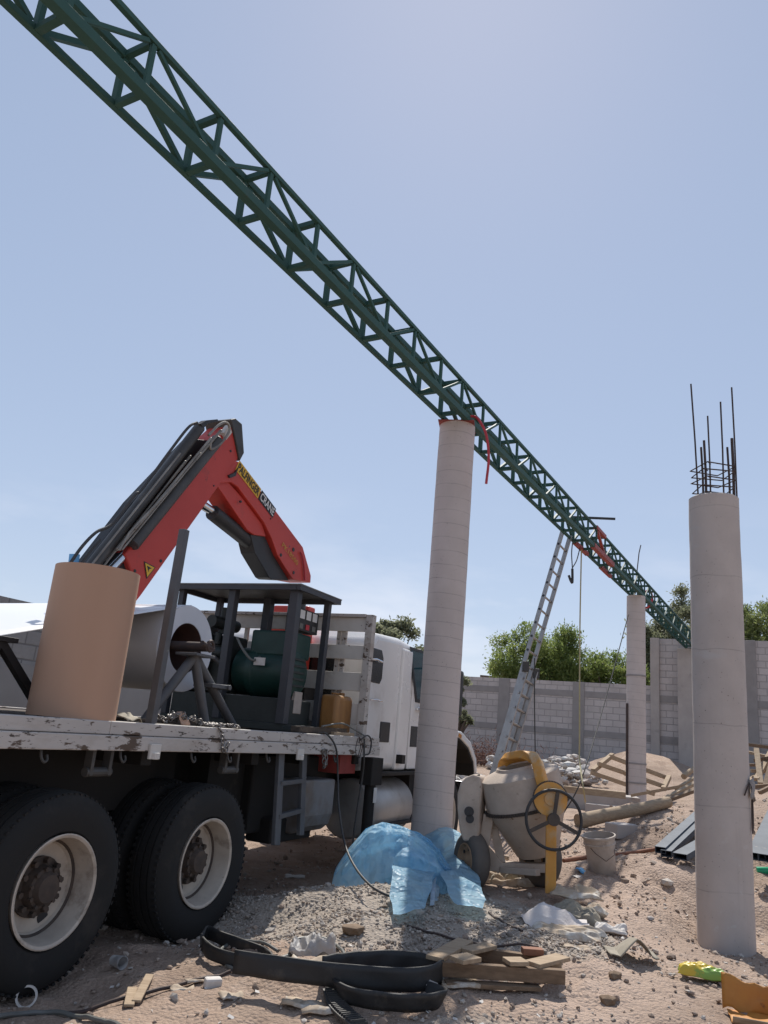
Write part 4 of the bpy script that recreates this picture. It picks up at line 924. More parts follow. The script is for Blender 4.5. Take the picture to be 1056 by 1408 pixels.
# jerrycan
jc = tp(468, 1003, -.32)
jx = bed(2.13, .24, BZ)
je = thing('jerrycan', 'dirty yellow plastic jerrycan beside the rack on the truck bed', 'jerrycan', jx, TRZ)
MB().box((-.17, -.1, 0), (.17, .1, .37)).build('body', 'jerry', je, bevel=.045, bseg=4, smooth=True)
MB().cyl((.09, 0, .365), (.09, 0, .40), .03).build('cap', 'jerry', je); MB().box((-.11, -.012, .375), (.04, .012, .392)).box((-.11, -.012, .35), (-.09, .012, .375)).box((.02, -.012, .35), (.04, .012, .375)).build('handle', 'jerry', je, bevel=.005)
# chain
def chain(name, label, pts, r=.017, t=.005):
    mb = MB(); pts = [V(p) for p in pts]; acc = []
    tot = 0; last = pts[0]; step = r*1.75; carry = 0; k = 0
    for a, b in zip(pts, pts[1:]):
        L = (b-a).length; d = (b-a)/max(L, 1e-6); s_ = carry
        while s_ < L:
            c = a+d*s_; up = d.orthogonal().normalized(); sd = d.cross(up).normalized()
            nrm = up if k % 2 else sd; nrm = (nrm+V((random.uniform(-.4, .4), random.uniform(-.4, .4), random.uniform(-.4, .4)))).normalized()
            ax = (d-nrm*d.dot(nrm)).normalized(); by = nrm.cross(ax)
            n, m = 14, 5
            base_ = len(mb.v)
            for i in range(n):
                th = 2*math.pi*i/n
                for j in range(m):
                    ph = 2*math.pi*j/m; R1 = r*1.25; R2 = r*.72
                    rad = V((math.cos(th)*R1, math.sin(th)*R2, 0)); o = rad.normalized()
                    q = rad+o*(t*math.cos(ph)); mb.v.append(tuple(c+ax*q.x+by*q.y+nrm*(t*math.sin(ph))))
            for i in range(n):
                for j in range(m): mb.f.append((base_+i*m+j, base_+((i+1) % n)*m+j, base_+((i+1) % n)*m+(j+1) % m, base_+i*m+(j+1) % m))
            k += 1; s_ += step
        carry = s_-L
    o = mb.build(name, 'chain', origin=pts[0], loc=pts[0], smooth=True, angle=80); tag(o, label, 'chain'); return o
cpts = []
for i in range(75):
    a = i/74; u = tp(232+100*a, 996, -.05).x+random.uniform(-.05, .05)
    cpts.append(bed(u, .06+.09*random.random(), BZ+.012+.055*abs(math.sin(i*1.7))*math.exp(-((a-.15)/.3)**2)+.01*random.random()))
uh = tp(302, 1005, .03).x
cpts += [bed(uh-.06, .05, BZ+.02), bed(uh, -.02, BZ+.012), bed(uh+.03, -.045, 1.24), bed(uh+.035, -.05, 1.17), bed(uh+.08, -.05, 1.15), bed(uh+.1, -.045, 1.2)]
chain('chain', 'heap of steel chain spilling over the truck bed edge', cpts)
hk = tp(443, 1040, .03); chain('chain', 'short chain hook hanging under the truck bed edge near the cables', [bed(hk.x, -.04, 1.17), bed(hk.x+.01, -.045, 1.10), bed(hk.x+.03, -.045, 1.04), bed(hk.x+.06, -.045, 1.06), bed(hk.x+.05, -.04, 1.16)], .022, .006)
# planks and scrap on the bed
def plank(name, label, p, q, w, h, m, cat='plank', group=None, up=(0, 0, 1)):
    p = V(p); q = V(q); o = MB().bar(p, q, w, h, up).build(name, m, origin=p, loc=p, bevel=.004); return tag(o, label, cat, group)
plank('plank', 'wooden plank lying before the generator on the truck bed', bed(1.22, .14, BZ+.03), bed(2.05, .10, BZ+.04), .09, .05, 'deck')
plank('plank', 'short pale board beneath the yellow jerrycan', bed(1.75, .07, BZ+.016), bed(2.15, .06, BZ+.016), .07, .03, 'wood_pale')
plank('plank', 'dark timber beam lying on the bed left of the cardboard roll', bed(-2.6, .42, BZ+.05), bed(-1.62, .46, BZ+.05), .1, .1, 'deck')
plank('plank', 'flat board lying under the coil stand', bed(-.95, .3, BZ+.012), bed(.4, .24, BZ+.012), .12, .02, 'deck')
sp = tp(208, 992, -.05)
def shard(name, label, loc, w, l, tilt, rz, m, cat='scrap', th=.006, seed=0):
    def f(u, v):
        x = (u-.5)*w; y = (v-.5)*l
        p = V((x*(1+.15*mnoise.noise(V((v*3+seed, 0, 0)))), y*(1+.15*mnoise.noise(V((u*3, seed, 0)))), .16*w*mnoise.noise(V((u*2.2+seed, v*2.2, 1)))))
        return Matrix.Rotation(rz, 3, 'Z') @ (Matrix.Rotation(tilt, 3, 'X') @ p)
    loc = V(loc); return tag(MB().grid(f, 8, 8).build(name, m, loc=loc, smooth=True, thick=th), label, cat)
shard('cardboard_scrap', 'torn bit of brown cardboard beside the chain on the bed', bed(tp(257, 990, -.05).x, .08, BZ+.045), .09, .1, 1.0, TRZ, 'cardboard', seed=2)
shard('cardboard_scrap', 'crumpled dark scrap between the stake and the coil', bed(tp(190, 992, -.05).x, .14, BZ+.03), .22, .12, .4, TRZ+.3, 'paper_grey', seed=4)
# cables over the edge of the bed
def cable(name, label, pts, r, m, cat='cable'):
    pts = [V(p) for p in pts]; P = smoothpath(pts, 7); return tag(MB().tube(P, r, 8).build(name, m, origin=pts[0], loc=pts[0], smooth=True), label, cat)
g1 = gp(545, 1238)
u0 = tp(450, 1012, .04).x
cA = [bed(u0-.03, .03, BZ+.01), bed(u0, -.03, BZ+.01), bed(tp(462, 1030, .05).x, -.05, 1.2), bed(tp(464, 1075, .05).x, -.05, .95), V(ypl(466, 1110, TO[1]+1.25)), V(ypl(474, 1160, 6.75)), V(ypl(490, 1195, 6.35)), V(ypl(515, 1222, 6.0)), V(g1)+V((0, 0, .01))]
cable('cable', 'black cable hanging from the bed edge across the blue plastic', cA, .0085, 'hose')
ub = tp(501, 1015, .03).x
cB = [bed(ub, -.03, 1.30), bed(ub, -.045, 1.12), bed(tp(498, 1070, .02).x, -.02, .95), bed(tp(491, 1110, .02).x, -.02, .6), bed(tp(487, 1140, .02).x, -.02, .42), bed(tp(486, 1160, .0).x, 0, .1)]
cable('cable', 'second black cable hanging below the front bed corner', cB, .009, 'hose')
cable('cable', 'looped black cable end curled on the front bed corner', [bed(ub-.1, -.03, 1.28), bed(ub+.02, -.05, 1.33), bed(ub+.12, -.05, 1.28), bed(ub+.1, -.05, 1.17), bed(ub, -.05, 1.15)], .008, 'hose')
cable('wire', 'thin wire loops dangling at the front bed corner', [bed(ub-.16, -.04, 1.3), bed(ub-.2, -.045, 1.2), bed(ub-.15, -.045, 1.13), bed(ub-.1, -.045, 1.22), bed(ub-.14, -.04, 1.31), bed(ub-.06, -.045, 1.24), bed(ub-.1, -.045, 1.12)], .004, 'rebar', 'wire')
cable('cable', 'grey cable arching from the plank to the front bed corner', [bed(1.55, .06, BZ+.07), bed(1.9, .04, BZ+.11), bed(2.15, .02, BZ+.06), bed(2.3, -.02, BZ+.01)], .008, 'greyhose')
# things behind the truck on the left
bs = np.array([-3.05, 8.2]); zb = gzf(*bs)
bst = thing('block_stack', 'stack of grey blocks beside the wall behind the truck', 'blocks', (bs[0], bs[1], zb-.05), .5)
for k in range(6):
    for i in range(3): MB().box((i*.405-.6, -.2, .2*k), (i*.405-.2, .2, .2*k+.195)).build('block', 'concrete', bst, bevel=.006)

# ------------------------------------------------------------------ concrete mixer
mo = ypl(700, 1224, 7.2); mx_, my_ = mo[0], mo[1]; mz = gzf(mx_, my_)-.01
MRZ = -math.atan2(mx_, my_)
mix = thing('concrete_mixer', 'cement crusted mixer with yellow yoke and black hand wheel', 'mixer', (mx_, my_, mz), MRZ)
PM = 153.0; T5 = math.tan(RO)
def ml(px, py, y=0):
    "mixer frame: x right, z up, taken from the photo at the mixer's distance"
    n_ = np.array([-math.sin(MRZ), math.cos(MRZ), 0]); d = ray(px, py); P0 = np.array([mx_, my_, mz])+n_*y
    P = EYE+d*(((P0-EYE) @ n_)/(d @ n_))-np.array([mx_, my_, mz])
    return V((P[0]*math.cos(MRZ)+P[1]*math.sin(MRZ), y, P[2]))
# drum
dc = ml(724, 1106, .05); dax = V((-.29, -.13, 1)).normalized()
prof = [(-.41, .0), (-.41, .175), (-.40, .185), (-.02, .345), (.0, .356), (.02, .356), (.035, .352), (.262, .350), (.268, .342), (.315, .20), (.335, .185), (.338, .175), (.32, .17), (.28, .19), (.1, .3), (-.3, .15), (-.3, 0)]
dr_ = MB().lathe(prof, dc, dax, 48)
dr_.v = [tuple(V(p)+V((mnoise.noise(V(p)*9), mnoise.noise(V(p)*9+V((5, 0, 0))), mnoise.noise(V(p)*9+V((0, 7, 0)))))*.006) for p in dr_.v]
drum = dr_.build('drum', 'mixer', mix, smooth=True, angle=32)
rg = MB().lathe([(-.015, .345), (-.015, .367), (.012, .367), (.012, .345)], dc, dax, 48, True)
a_ = dax.orthogonal().normalized(); b_ = dax.cross(a_)
for k in range(90):
    t = 2*math.pi*k/90; rad = a_*math.cos(t)+b_*math.sin(t); tg = dax.cross(rad); c = dc+rad*.370
    rg.add([c+rad*x+tg*y+dax*z for x in (-.008, .008) for y in (-.006, .006) for z in (-.013, .011)], [(0, 1, 3, 2), (4, 6, 7, 5), (0, 4, 5, 1), (2, 3, 7, 6), (0, 2, 6, 4), (1, 5, 7, 3)])
rg.build('ring_gear', 'mixgear', drum)
# yoke
yk = smoothpath([ml(693, 1070, .22), ml(692, 1054, .2), ml(697, 1044, .14), ml(712, 1040, .0), ml(727, 1039, -.14), ml(738, 1047, -.26), ml(744, 1070, -.34), ml(751, 1092, -.37)], 5)
ykm = MB()
for i in range(len(yk)-1):
    pass
def strip(path, w, h, side):
    mb = MB(); side = V(side).normalized(); rows = []
    for i, p in enumerate(path):
        d = (path[min(i+1, len(path)-1)]-path[max(i-1, 0)]).normalized(); nn = d.cross(side).normalized(); sd = nn.cross(d)
        rows.append([p+sd*(a*w/2)+nn*(b*h/2) for a, b in ((-1, -1), (1, -1), (1, 1), (-1, 1))])
    vs = [x for r in rows for x in r]; fs = []
    for i in range(len(rows)-1):
        for k in range(4): fs.append((i*4+k, i*4+(k+1) % 4, i*4+4+(k+1) % 4, i*4+4+k))
    fs += [(3, 2, 1, 0), tuple(len(vs)-4+k for k in range(4))]; mb.add(vs, fs); return mb
strip(yk, .085, .075, (.85, -.5, 0)).build('yoke', 'mixyel', mix, bevel=.012, bseg=3)
gc = ml(757, 1099, -.40)
gd_ = MB().lathe([(-.012, 0), (-.012, .135), (.014, .135), (.014, .05), (.03, .05), (.03, 0)], gc, (0, -1, 0), 40)
gdo = gd_.build('tilt_gear', 'mixyel', mix, smooth=True, bevel=.003)
tg_ = MB()
for k in range(44):
    t = math.pi*k/43*1.25+.2; c = gc+V((math.cos(t)*.139, 0, math.sin(t)*.139)); tg_.box(c-V((.007, .011, .005)), c+V((.007, .011, .005)), Matrix.Rotation(-t, 3, 'Y'))
tg_.build('gear_teeth', 'mixgear', gdo)
pa, pb = ml(758, 1092, -.36), ml(757, 1224, -.33)
strip([pa, pa.lerp(pb, .5), pb-V((0, 0, .02))], .085, .075, (1, 0, 0)).build('front_post', 'mixyel', mix, bevel=.006)
hc = ml(761.5, 1127, -.47)
hw = MB().torus(hc, .225, .0125, (.22, -1, .05), 44, 8); hwo = hw.build('hand_wheel', 'black', mix, smooth=True)
sp_ = MB(); ax_ = V((.22, -1, .05)).normalized()
xx = V((1, .22, 0)).normalized(); zz_ = ax_.cross(xx).normalized()*-1
if zz_.z < 0: zz_ = -zz_
for t in (R_(82), R_(-24), R_(208)): sp_.bar(hc, hc+(xx*math.cos(t)+zz_*math.sin(t))*.222, .03, .012, ax_)
sp_.cyl(hc-ax_*.02, hc+ax_*.012, .05, n=20).cyl(hc-ax_*.10, hc, .025, n=14); sp_.build('spokes', 'mixgear', hwo, bevel=.003)
# motor housing on the left
def mlp(px, py, y): return ml(px, py, y)
mh = [mlp(q[0], q[1], .12) for q in ((641, 1076), (648, 1068), (658, 1064), (668, 1067), (671, 1080), (668, 1108), (667, 1136), (665, 1152), (645, 1153), (640, 1138), (637, 1110), (637, 1090))]
ho = MB().prism(mh, (-.04, -.24, 0)).build('motor_housing', 'mixer', mix, bevel=.02, bseg=3, smooth=True)
for (x, y), rr in (((645, 1116), .042), ((646, 1126), .036)):
    c = ml(x, y, -.189); MB().cyl(c-V((0, .002, 0)), c+V((0, .004, 0)), rr, n=18).build('cooling_hole', 'black', ho)
c = ml(655, 1068, -.05); MB().cyl(c+V((0, 0, .0)), c+V((-.005, 0, .012)), .035, n=16).build('cooling_hole', 'black', ho)
# chassis
fm = MB()
fm.bar(ml(664, 1165, .0), ml(690, 1196, .02), .09, .05, (0, 1, 0)).bar(ml(672, 1120, -.02), ml(662, 1185, 0), .09, .06, (0, 1, 0))
fm.bar(ml(660, 1190, .05), ml(752, 1193, .05), .12, .07).bar(ml(690, 1196, .0), ml(740, 1200, -.25), .06, .05)
fm.bar(ml(676, 1125, .05), ml(692, 1196, .05), .07, .05, (0, 1, 0)).bar(ml(735, 1165, .25), ml(742, 1195, .1), .06, .05, (0, 1, 0))
fm.cyl(ml(640, 1190, .05), ml(760, 1194, .35), .022, n=12)
fm.build('chassis', 'mixer', mix, bevel=.006)
def mwheel(c, ax, R, w, nm):
    t = MB().lathe([(-w/2+.01, R*.55), (-w/2, R*.7), (-w/2+.004, R*.86), (-w/2+.03, R*.97), (-.012, R), (.012, R), (w/2-.03, R*.97), (w/2-.004, R*.86), (w/2, R*.7), (w/2-.01, R*.55)], c, ax, 40)
    o = t.build(nm, 'smalltyre', mix, smooth=True, angle=50)
    rm = MB().lathe([(w/2-.03, R*.56), (w/2-.005, R*.58), (w/2, R*.53), (w/2-.03, R*.48), (w/2-.045, R*.3), (w/2-.02, R*.15), (w/2-.01, 0)], c, ax, 32)
    axv = V(ax).normalized(); a1 = axv.orthogonal().normalized(); b1_ = axv.cross(a1)
    ro = rm.build('rim', 'rimrust', o, smooth=True)
    for k in range(6):
        tt = k*math.pi/3; c2 = V(c)+axv*(w/2-.038)+(a1*math.cos(tt)+b1_*math.sin(tt))*R*.38
        MB().cyl(c2, c2+axv*.008, R*.06, n=10).build('rim_hole', 'black', ro)
    return o
wc = ml(648, 1193, -.02); wc.z = .21
mwheel(wc, (-.86, -.51, 0), .235, .15, 'wheel')
wc = ml(742, 1190, .28); wc.z = .26
mwheel(wc, (.82, .57, 0), .25, .16, 'wheel')
wc = ml(738, 1192, -.18); 
MB().cyl(ml(676, 1175, .4), ml(700, 1180, .4), .02).build('drawbar', 'mixer', mix)

# ------------------------------------------------------------------ ladder, ropes
lt = tn(16.55, .05, 0); lt = V((lt.x-.02, lt.y-.03, lt.z))
lb = V(gp(668, 1070)); lb = lb if lb.y < 13 else V((lb.x*12.5/lb.y, 12.5, gzf(lb.x*12.5/lb.y, 12.5)))
LADW = .175
lad = thing('extension_ladder', 'tall aluminium extension ladder leaning against the green truss', 'ladder', lb)
ld = lt-lb; top = ld + ld.normalized()*.06; side = V((.62, .78, 0)).normalized()
side = (side - ld.normalized()*side.dot(ld.normalized())).normalized(); nrm = side.cross(ld.normalized())
if nrm.y > 0: nrm = -nrm
for sgn in (-1, 1):
    a = side*(sgn*LADW*.86) - nrm*.04
    MB().bar(a+ld*.05, a+top, .07, .03, side).build('rail', 'alu', lad, bevel=.004)
    b = side*(sgn*LADW*1.0) + nrm*.035
    MB().bar(b, b+ld*.52, .08, .03, side).build('rail', 'alu', lad, bevel=.004)
nr = 21
for k in range(1, nr):
    t = k/nr
    if t > .06: MB().cyl(ld*t-side*(LADW*.95)-nrm*.04, ld*t+side*(LADW*.95)-nrm*.04, .017, n=10).build('rung', 'alu', lad, smooth=True)
    if t < .52: MB().cyl(ld*t-side*(LADW*1.2)+nrm*.035, ld*t+side*(LADW*1.2)+nrm*.035, .018, n=10).build('rung', 'alu', lad, smooth=True)
for sgn in (-1, 1):
    for k in range(2, nr): c_ = (side*(sgn*LADW*.86)-nrm*.04 if k/nr >= .52 else side*(sgn*LADW*1.0)+nrm*.035)+ld*(k/nr); MB().cyl(c_-side*.019, c_+side*.019, .021, n=10).build('rung_end', 'black', lad)
    b = side*(sgn*LADW*1.14)+nrm*.03; MB().box(b+ld*.51-V((.05, .05, .06)), b+ld*.51+V((.05, .05, .1))).build('rung_lock', 'hose', lad, bevel=.01)
yt = tn(17.9, 0, 0)
cable('rope', 'yellowish rope hanging straight down from the truss to the ground', [yt+V((0, -.03, -.03)), yt+V((0, -.03, -1.5)), yt+V((.02, -.05, -3.2)), V(ypl(797, 1045, yt.y-.1)), V(ypl(803, 1090, yt.y-.6)), V(gp(806, 1112))+V((0, 0, .02))], .012, 'rope_y', 'rope')
cable('rope', 'thin dark cord hanging behind the ladder in front of the wall', [V(ypl(735, 905, 12.0)), V(ypl(735, 970, 12.0)), V(ypl(736, 1040, 12.0))], .009, 'rope_d', 'rope')
cable('rope', 'slanting dark guy rope from the far column to the ground', [V((pf.x-.2, pf.y-.1, V(ypl(860, 846, pf.y)).z)), V(ypl(833, 960, 15)), V(ypl(800, 1070, 13)), V(gp(772, 1125))+V((0, 0, .02))], .010, 'rope_d', 'rope')
hkp = V(ypl(787, 798, 12.9))
hk_ = thing('lifting_hook', 'black rope with a hook dangling beside the ladder top', 'hook', hkp)
MB().tube(smoothpath([tn(16.9, .1, 0), V(ypl(786, 760, 12.9)), V(ypl(787, 782, 12.9)), hkp], 5), .009, 6).tube(smoothpath([tn(17.8, .0, 0), V(ypl(793, 770, 13)), V(ypl(787, 781, 12.9))], 5), .009, 6).build('cord', 'rope_d', hk_, origin=hkp, smooth=True)
MB().tube(smoothpath([V(ypl(787, 782, 12.9)), V(ypl(787, 800, 12.9)), V(ypl(785, 799, 12.9)), V(ypl(782, 791, 12.9))], 5), .022, 8).build('hook', 'black', hk_, origin=hkp, smooth=True)

# ------------------------------------------------------------------ blue plastic sheet
_FOLD = {}
def crumple(x, y, seed=0, n=7):
    "straight sharp folds like crushed film or paper, about 0..1"
    if seed not in _FOLD:
        r = random.Random(int(seed*977)+5); _FOLD[seed] = [(math.cos(a), math.sin(a), r.random(), f, w) for a, f, w in [(r.uniform(0, 6.28), r.uniform(.5, 1.3)*1.35**i, .8**i) for i in range(n)]]
    t = 0; W = 0
    for ca, sa, c, f, w in _FOLD[seed]:
        q = (x*ca+y*sa)*f+c+.25*math.sin(1.7*(x*sa-y*ca)+c*9); q -= math.floor(q); t += w*abs(q-.5)*2; W += w
    return t/W
def crease(x, y, seed=0):
    "sharp folds: ridged noise"
    s = 0; a = 1; f = 1
    for i in range(3):
        s += a*(1-abs(2*vnoise(np.array([x*f+seed]), np.array([y*f+31*i]), 50+i)[0]-1)*1.6); a *= .5; f *= 2.1
    return s
pb = ypl(538, 1205, 6.95); pbz = gzf(pb[0], pb[1])
bp = thing('plastic_sheet', 'large crumpled light blue plastic sheet bulging before the middle column', 'plastic sheet', (pb[0], pb[1], pbz), -.09)
outl = [(462, 1192), (464, 1172), (478, 1150), (498, 1126), (520, 1117), (548, 1120), (572, 1130), (598, 1152), (616, 1176), (618, 1196)]
PMB = 1072/6.72
def hprof(x):
    "outline height over x, metres"
    xs = [(p[0]-538)/PMB for p in outl]; hs = [(1212-p[1])/PMB + (p[0]-538)/PMB*T5 for p in outl]
    return np.interp(x, xs, hs)
def blf(u, v):
    x = -.475+.98*u; H = max(.0, float(hprof(x)))
    a = v*math.pi*.62   # from the front foot up and just over the crest
    dep = .34*math.sqrt(max(.02, 1-(x/.52)**2))
    y = -math.cos(a)*dep*1.05; z = H*math.sin(a)**.62
    yy = v*.8
    c = crumple(x*2.6+.35*yy, yy*2.4-.3*x, 3.3, 6); c2 = crumple(x*1.2-.4*yy, yy*1.1+x*.5, 5.1, 3)
    k = (.27*(c-.5)+.30*(c2-.5))*min(1, H*3)*min(1, math.sin(a)*1.6)
    return V((x+k*.2, y-k*1.1+.05, z+k*.25-.03))
MB().grid(blf, 110, 90).build('sheet_bulge', 'bluefilm', bp, smooth=True, angle=14)
def lobe(c, seed, lift):
    P = [V(gp(*q)) for q in c]
    def f(u, v):
        e = lambda t: t
        p = (P[0]*(1-u)*(1-v)+P[1]*u*(1-v)+P[2]*u*v+P[3]*(1-u)*v)
        z = gzf(p.x, p.y); b = math.sin(math.pi*min(1, max(0, u)))**.6*math.sin(math.pi*min(1, max(0, .12+.88*v*.95)))**.6
        cr = crumple(u*1.7, v*1.6, seed, 5); c2 = crumple(u*1.1, v*1.2, seed+1, 3); eg = .03*math.sin(7*u+seed)*v
        return V((p.x+.07*(cr-.5)+eg, p.y-.12*(cr-.5)*b-.05*(c2-.5), z+.015+lift*b*(.45+.7*cr+.5*c2)))
    return f
b2p = V(gp(598, 1240)); bq = thing('plastic_sheet', 'smaller blue and white plastic sheet trailing onto the gravel', 'plastic sheet', b2p)
PL = [V(gp(*q)) for q in ((528, 1186), (646, 1196), (672, 1266), (538, 1274))]
def foldf(u, v):
    v2 = v*(1-.30*math.exp(-((u-.50)/.09)**2)-.12*math.exp(-((u-.99)/.08)**2)+.03*math.sin(u*9))
    v2 = min(1.0, max(0.0, v2)); p = PL[0]*(1-u)*(1-v2)+PL[1]*u*(1-v2)+PL[2]*u*v2+PL[3]*(1-u)*v2
    c = crumple(u*2.1, v2*1.5, 2.1, 6); c2 = crumple(u*1.3+.3*v2, v2*.5, 6.6, 3)
    ed = min(1, 9*(1-v))*.5+.5
    z = gzf(p.x, p.y)+.015+.13*(1-v2)**.8*(1-.9*max(0, u-.45))+.19*c2*(1-.55*v2)+.10*c*(1-.5*v2)
    return V((p.x+.06*(c-.5), p.y-.16*(c-.5)-.10*(c2-.5), z))
mb = MB(); mb.grid(foldf, 96, 64)
mb.build('sheet_fold', 'bluefilm', bq, origin=b2p, smooth=True, angle=14)
mb = MB(); mb.grid(lobe([(590, 1250), (602, 1180), (622, 1172), (606, 1240)], 4.4, .17), 16, 22)
mb.build('sheet_edge', m_film('pale_blue_film', (.5, .62, .74), (.62, .66, .72), .4), bq, origin=b2p, smooth=True, angle=22)

# ------------------------------------------------------------------ bags, rags, small litter
def sack(name, label, loc, sx, sy, sz, rz, m, cat='bag', tiltx=0, seed=0, amp=.25, group=None):
    "flattened crushed bag: pinched edges, straight folds"
    mb = MB(); nu, nv = 36, 28; rr = random.Random(seed*13+1); cr_ = [(rr.uniform(-.12, .12), rr.uniform(-.16, .16)) for _ in range(4)]
    rot = Matrix.Rotation(rz, 3, 'Z') @ Matrix.Rotation(tiltx, 3, 'X'); n0 = nu*nv
    for side in (1, 0):
        for j in range(nv):
            for i in range(nu):
                u, v = i/(nu-1), j/(nv-1)
                ox = cr_[0][0]*(1-u)*(1-v)+cr_[1][0]*u*(1-v)+cr_[2][0]*u*v+cr_[3][0]*(1-u)*v; oy = cr_[0][1]*(1-u)*(1-v)+cr_[1][1]*u*(1-v)+cr_[2][1]*u*v+cr_[3][1]*(1-u)*v
                X, Y = 2*u-1, 2*v-1; e = ((1-X**6)*(1-Y**4))**.5
                c = crumple(X*.75, Y*.62, seed+.5, 6); c2 = crumple(X*.45, Y*.4, seed+.25, 3)
                x = (X*.5+ox+.03*math.sin(5*Y+seed))*sx; y = (Y*.5+oy+.04*math.sin(4*X+seed))*sy
                base_ = (.3*sz+.10*min(sx, sy))*(c2-.5)*(1+amp)
                z = base_ + (sz*e*(.42+.8*(c-.5)*(1+amp))+.004 if side else -.01*e)
                mb.v.append(tuple(rot @ V((x+.02*sx*(c-.5), y, z))))
    for k, sgn in ((0, 1), (n0, -1)):
        for j in range(nv-1):
            for i in range(nu-1):
                f = (k+j*nu+i, k+j*nu+i+1, k+(j+1)*nu+i+1, k+(j+1)*nu+i); mb.f.append(f if sgn > 0 else f[::-1])
    ring = [i for i in range(nu)]+[j*nu+nu-1 for j in range(1, nv)]+[(nv-1)*nu+i for i in range(nu-2, -1, -1)]+[j*nu for j in range(nv-2, 0, -1)]
    for a, b in zip(ring, ring[1:]+ring[:1]): mb.f.append((a, a+n0, b+n0, b))
    loc = V(loc)+V((0, 0, sz*.22)); return tag(mb.build(name, m, loc=loc, smooth=True, angle=15), label, cat, group)
sack('cement_bag', 'empty tan paper cement bag, topmost right of the mixer post', V(gp(793, 1246))+V((0, 0, .07)), .36, .26, .07, -.2, 'paper', tiltx=.1, seed=1)
sack('cement_bag', 'stiff folded paper bag under the topmost tan bag', gp(792, 1266), .36, .2, .13, -.55, 'paper_grey', tiltx=.25, seed=2)
sack('cement_bag', 'creased tan paper bag right of the white cloth', gp(812, 1262), .2, .22, .12, .5, 'paper', tiltx=-.3, seed=3)
sack('cement_bag', 'long flat brown bag beneath the white cloth', gp(775, 1287), .46, .2, .07, -.35, 'paper', tiltx=.1, seed=4)
sack('cement_bag', 'small white stained bag right of the cloth heap', gp(842, 1283), .22, .13, .07, -.3, 'whitebit', seed=5)
sack('cement_bag', 'crumpled dirty bag lying below the mixer frame', gp(708, 1216), .52, .30, .14, -.05, 'paper', tiltx=.1, seed=6, amp=.5)
sack('cement_bag', 'second dirty paper bag behind the mixer wheel', gp(686, 1212), .3, .22, .12, .3, 'paper_grey', tiltx=.1, seed=16, amp=.5)
def clothf(u, v):
    x = (u-.5)*.46; y = (v-.5)*.34
    h = .09*math.exp(-(((x+.05)/.16)**2+((y-.03)/.12)**2)**2) + .05*math.exp(-(((x-.12)/.09)**2+((y+.04)/.09)**2)) + .02
    c = crumple(u*1.9, v*1.9, 9, 5); c2 = crumple(u*.9, v*.9, 4, 3); return V((x*(1+.3*(c2-.5))+.04*(c-.5), y+.06*(c-.5)+.05*(c2-.5), h*(.4+.9*c)+.05*c2-.03))
cl_ = V(gp(768, 1276)); tag(MB().grid(clothf, 60, 50).build('white_cloth', 'cloth', loc=cl_+V((0, .04, .0)), smooth=True, rz=.1, angle=18), 'dirty white cloth spread in front of the mixer post', 'cloth')
shard('cardboard_scrap', 'pale flat scrap of paper left of the folded grey bag', V(gp(793, 1305))+V((0, 0, .01)), .17, .07, .05, -.1, 'paper', seed=8)
# folded grey bag on the path like a small tent
fb = V(gp(868, 1318))
def fbf(u, v):
    x = (u-.5)*.30; y = (v-.5)*.24; ridge = .11*max(0, 1-abs(u-.55)/.33)**.8+.02
    return V((x, y-.03*math.sin(u*5), ridge*(1-.35*v)+.012*mnoise.noise(V((u*5, v*5, 3)))+.015))
tag(MB().grid(fbf, 16, 12).build('cement_bag', 'paper_grey', loc=fb, smooth=True, thick=.006, rz=-.12, angle=25), 'folded greenish grey bag lying alone on the path', 'bag')
sack('yellow_bag', 'shiny yellow and green plastic bag beside the right column', gp(963, 1347), .23, .14, .12, -.45, 'bagyel', seed=11, amp=-.45)
ob = V(gp(1040, 1405)); obt = thing('torn_carton', 'torn open orange brown carton in the bottom right corner', 'carton', ob, -.3)
def flap(u, v): return V(((u-.5)*.30, .10-.02*math.sin(u*4)+v*.03, .01+.17*v+.035*mnoise.noise(V((u*4, v*3, 0)))-.05*u*v))
MB().grid(flap, 14, 8).build('carton_flap', 'bagor', obt, smooth=True, thick=.004)
MB().grid(lambda u, v: V(((u-.5)*.26, -.12+.22*v, .012+.02*mnoise.noise(V((u*4, v*4, 2))))), 10, 10).build('carton_base', 'bagor', obt, smooth=True, thick=.004)
MB().grid(lambda u, v: V((.12+.03*v, -.12+.22*u, .01+.14*v*(1-.3*u))), 10, 6).build('carton_side', 'bagor', obt, smooth=True, thick=.004)
MB().grid(lambda u, v: V((-.13+.25*u, -.13-.02*v, .01+.035*v)), 10, 4).build('carton_lip', 'wood_pale', obt, smooth=True, thick=.004)
# bucket
bk = V(gp(829, 1199)); bkt = thing('bucket', 'cement coated plastic bucket standing tilted on the dirt', 'bucket', bk-V((0, 0, .02)))
bax = V((-.16, -.10, 1)).normalized()
MB().lathe([(0, 0), (0, .105), (.02, .12), (.27, .14), (.275, .15), (.285, .15), (.29, .143), (.33, .147), (.335, .158), (.352, .158), (.354, .145), (.30, .138), (.03, .11), (.03, 0)], (0, 0, 0), bax, 40).build('bucket_body', 'bucket', bkt, smooth=True)
MB().tube([bax*.29+V((-.145, 0, 0)), bax*.2+V((-.09, -.14, 0)), bax*.14+V((.0, -.16, 0)), bax*.2+V((.09, -.14, 0)), bax*.29+V((.145, 0, 0))], .003, 6).build('bail', 'rebar', bkt)
shard('blue_scrap', 'small torn blue plastic scrap left of the bucket', V(gp(800, 1200))+V((0, 0, .02)), .12, .08, .5, .9, 'bluebit', seed=3)
shard('white_scrap', 'white paper scrap near the small blue scrap', V(gp(795, 1207))+V((0, 0, .01)), .09, .06, .1, .4, 'whitebit', seed=6)
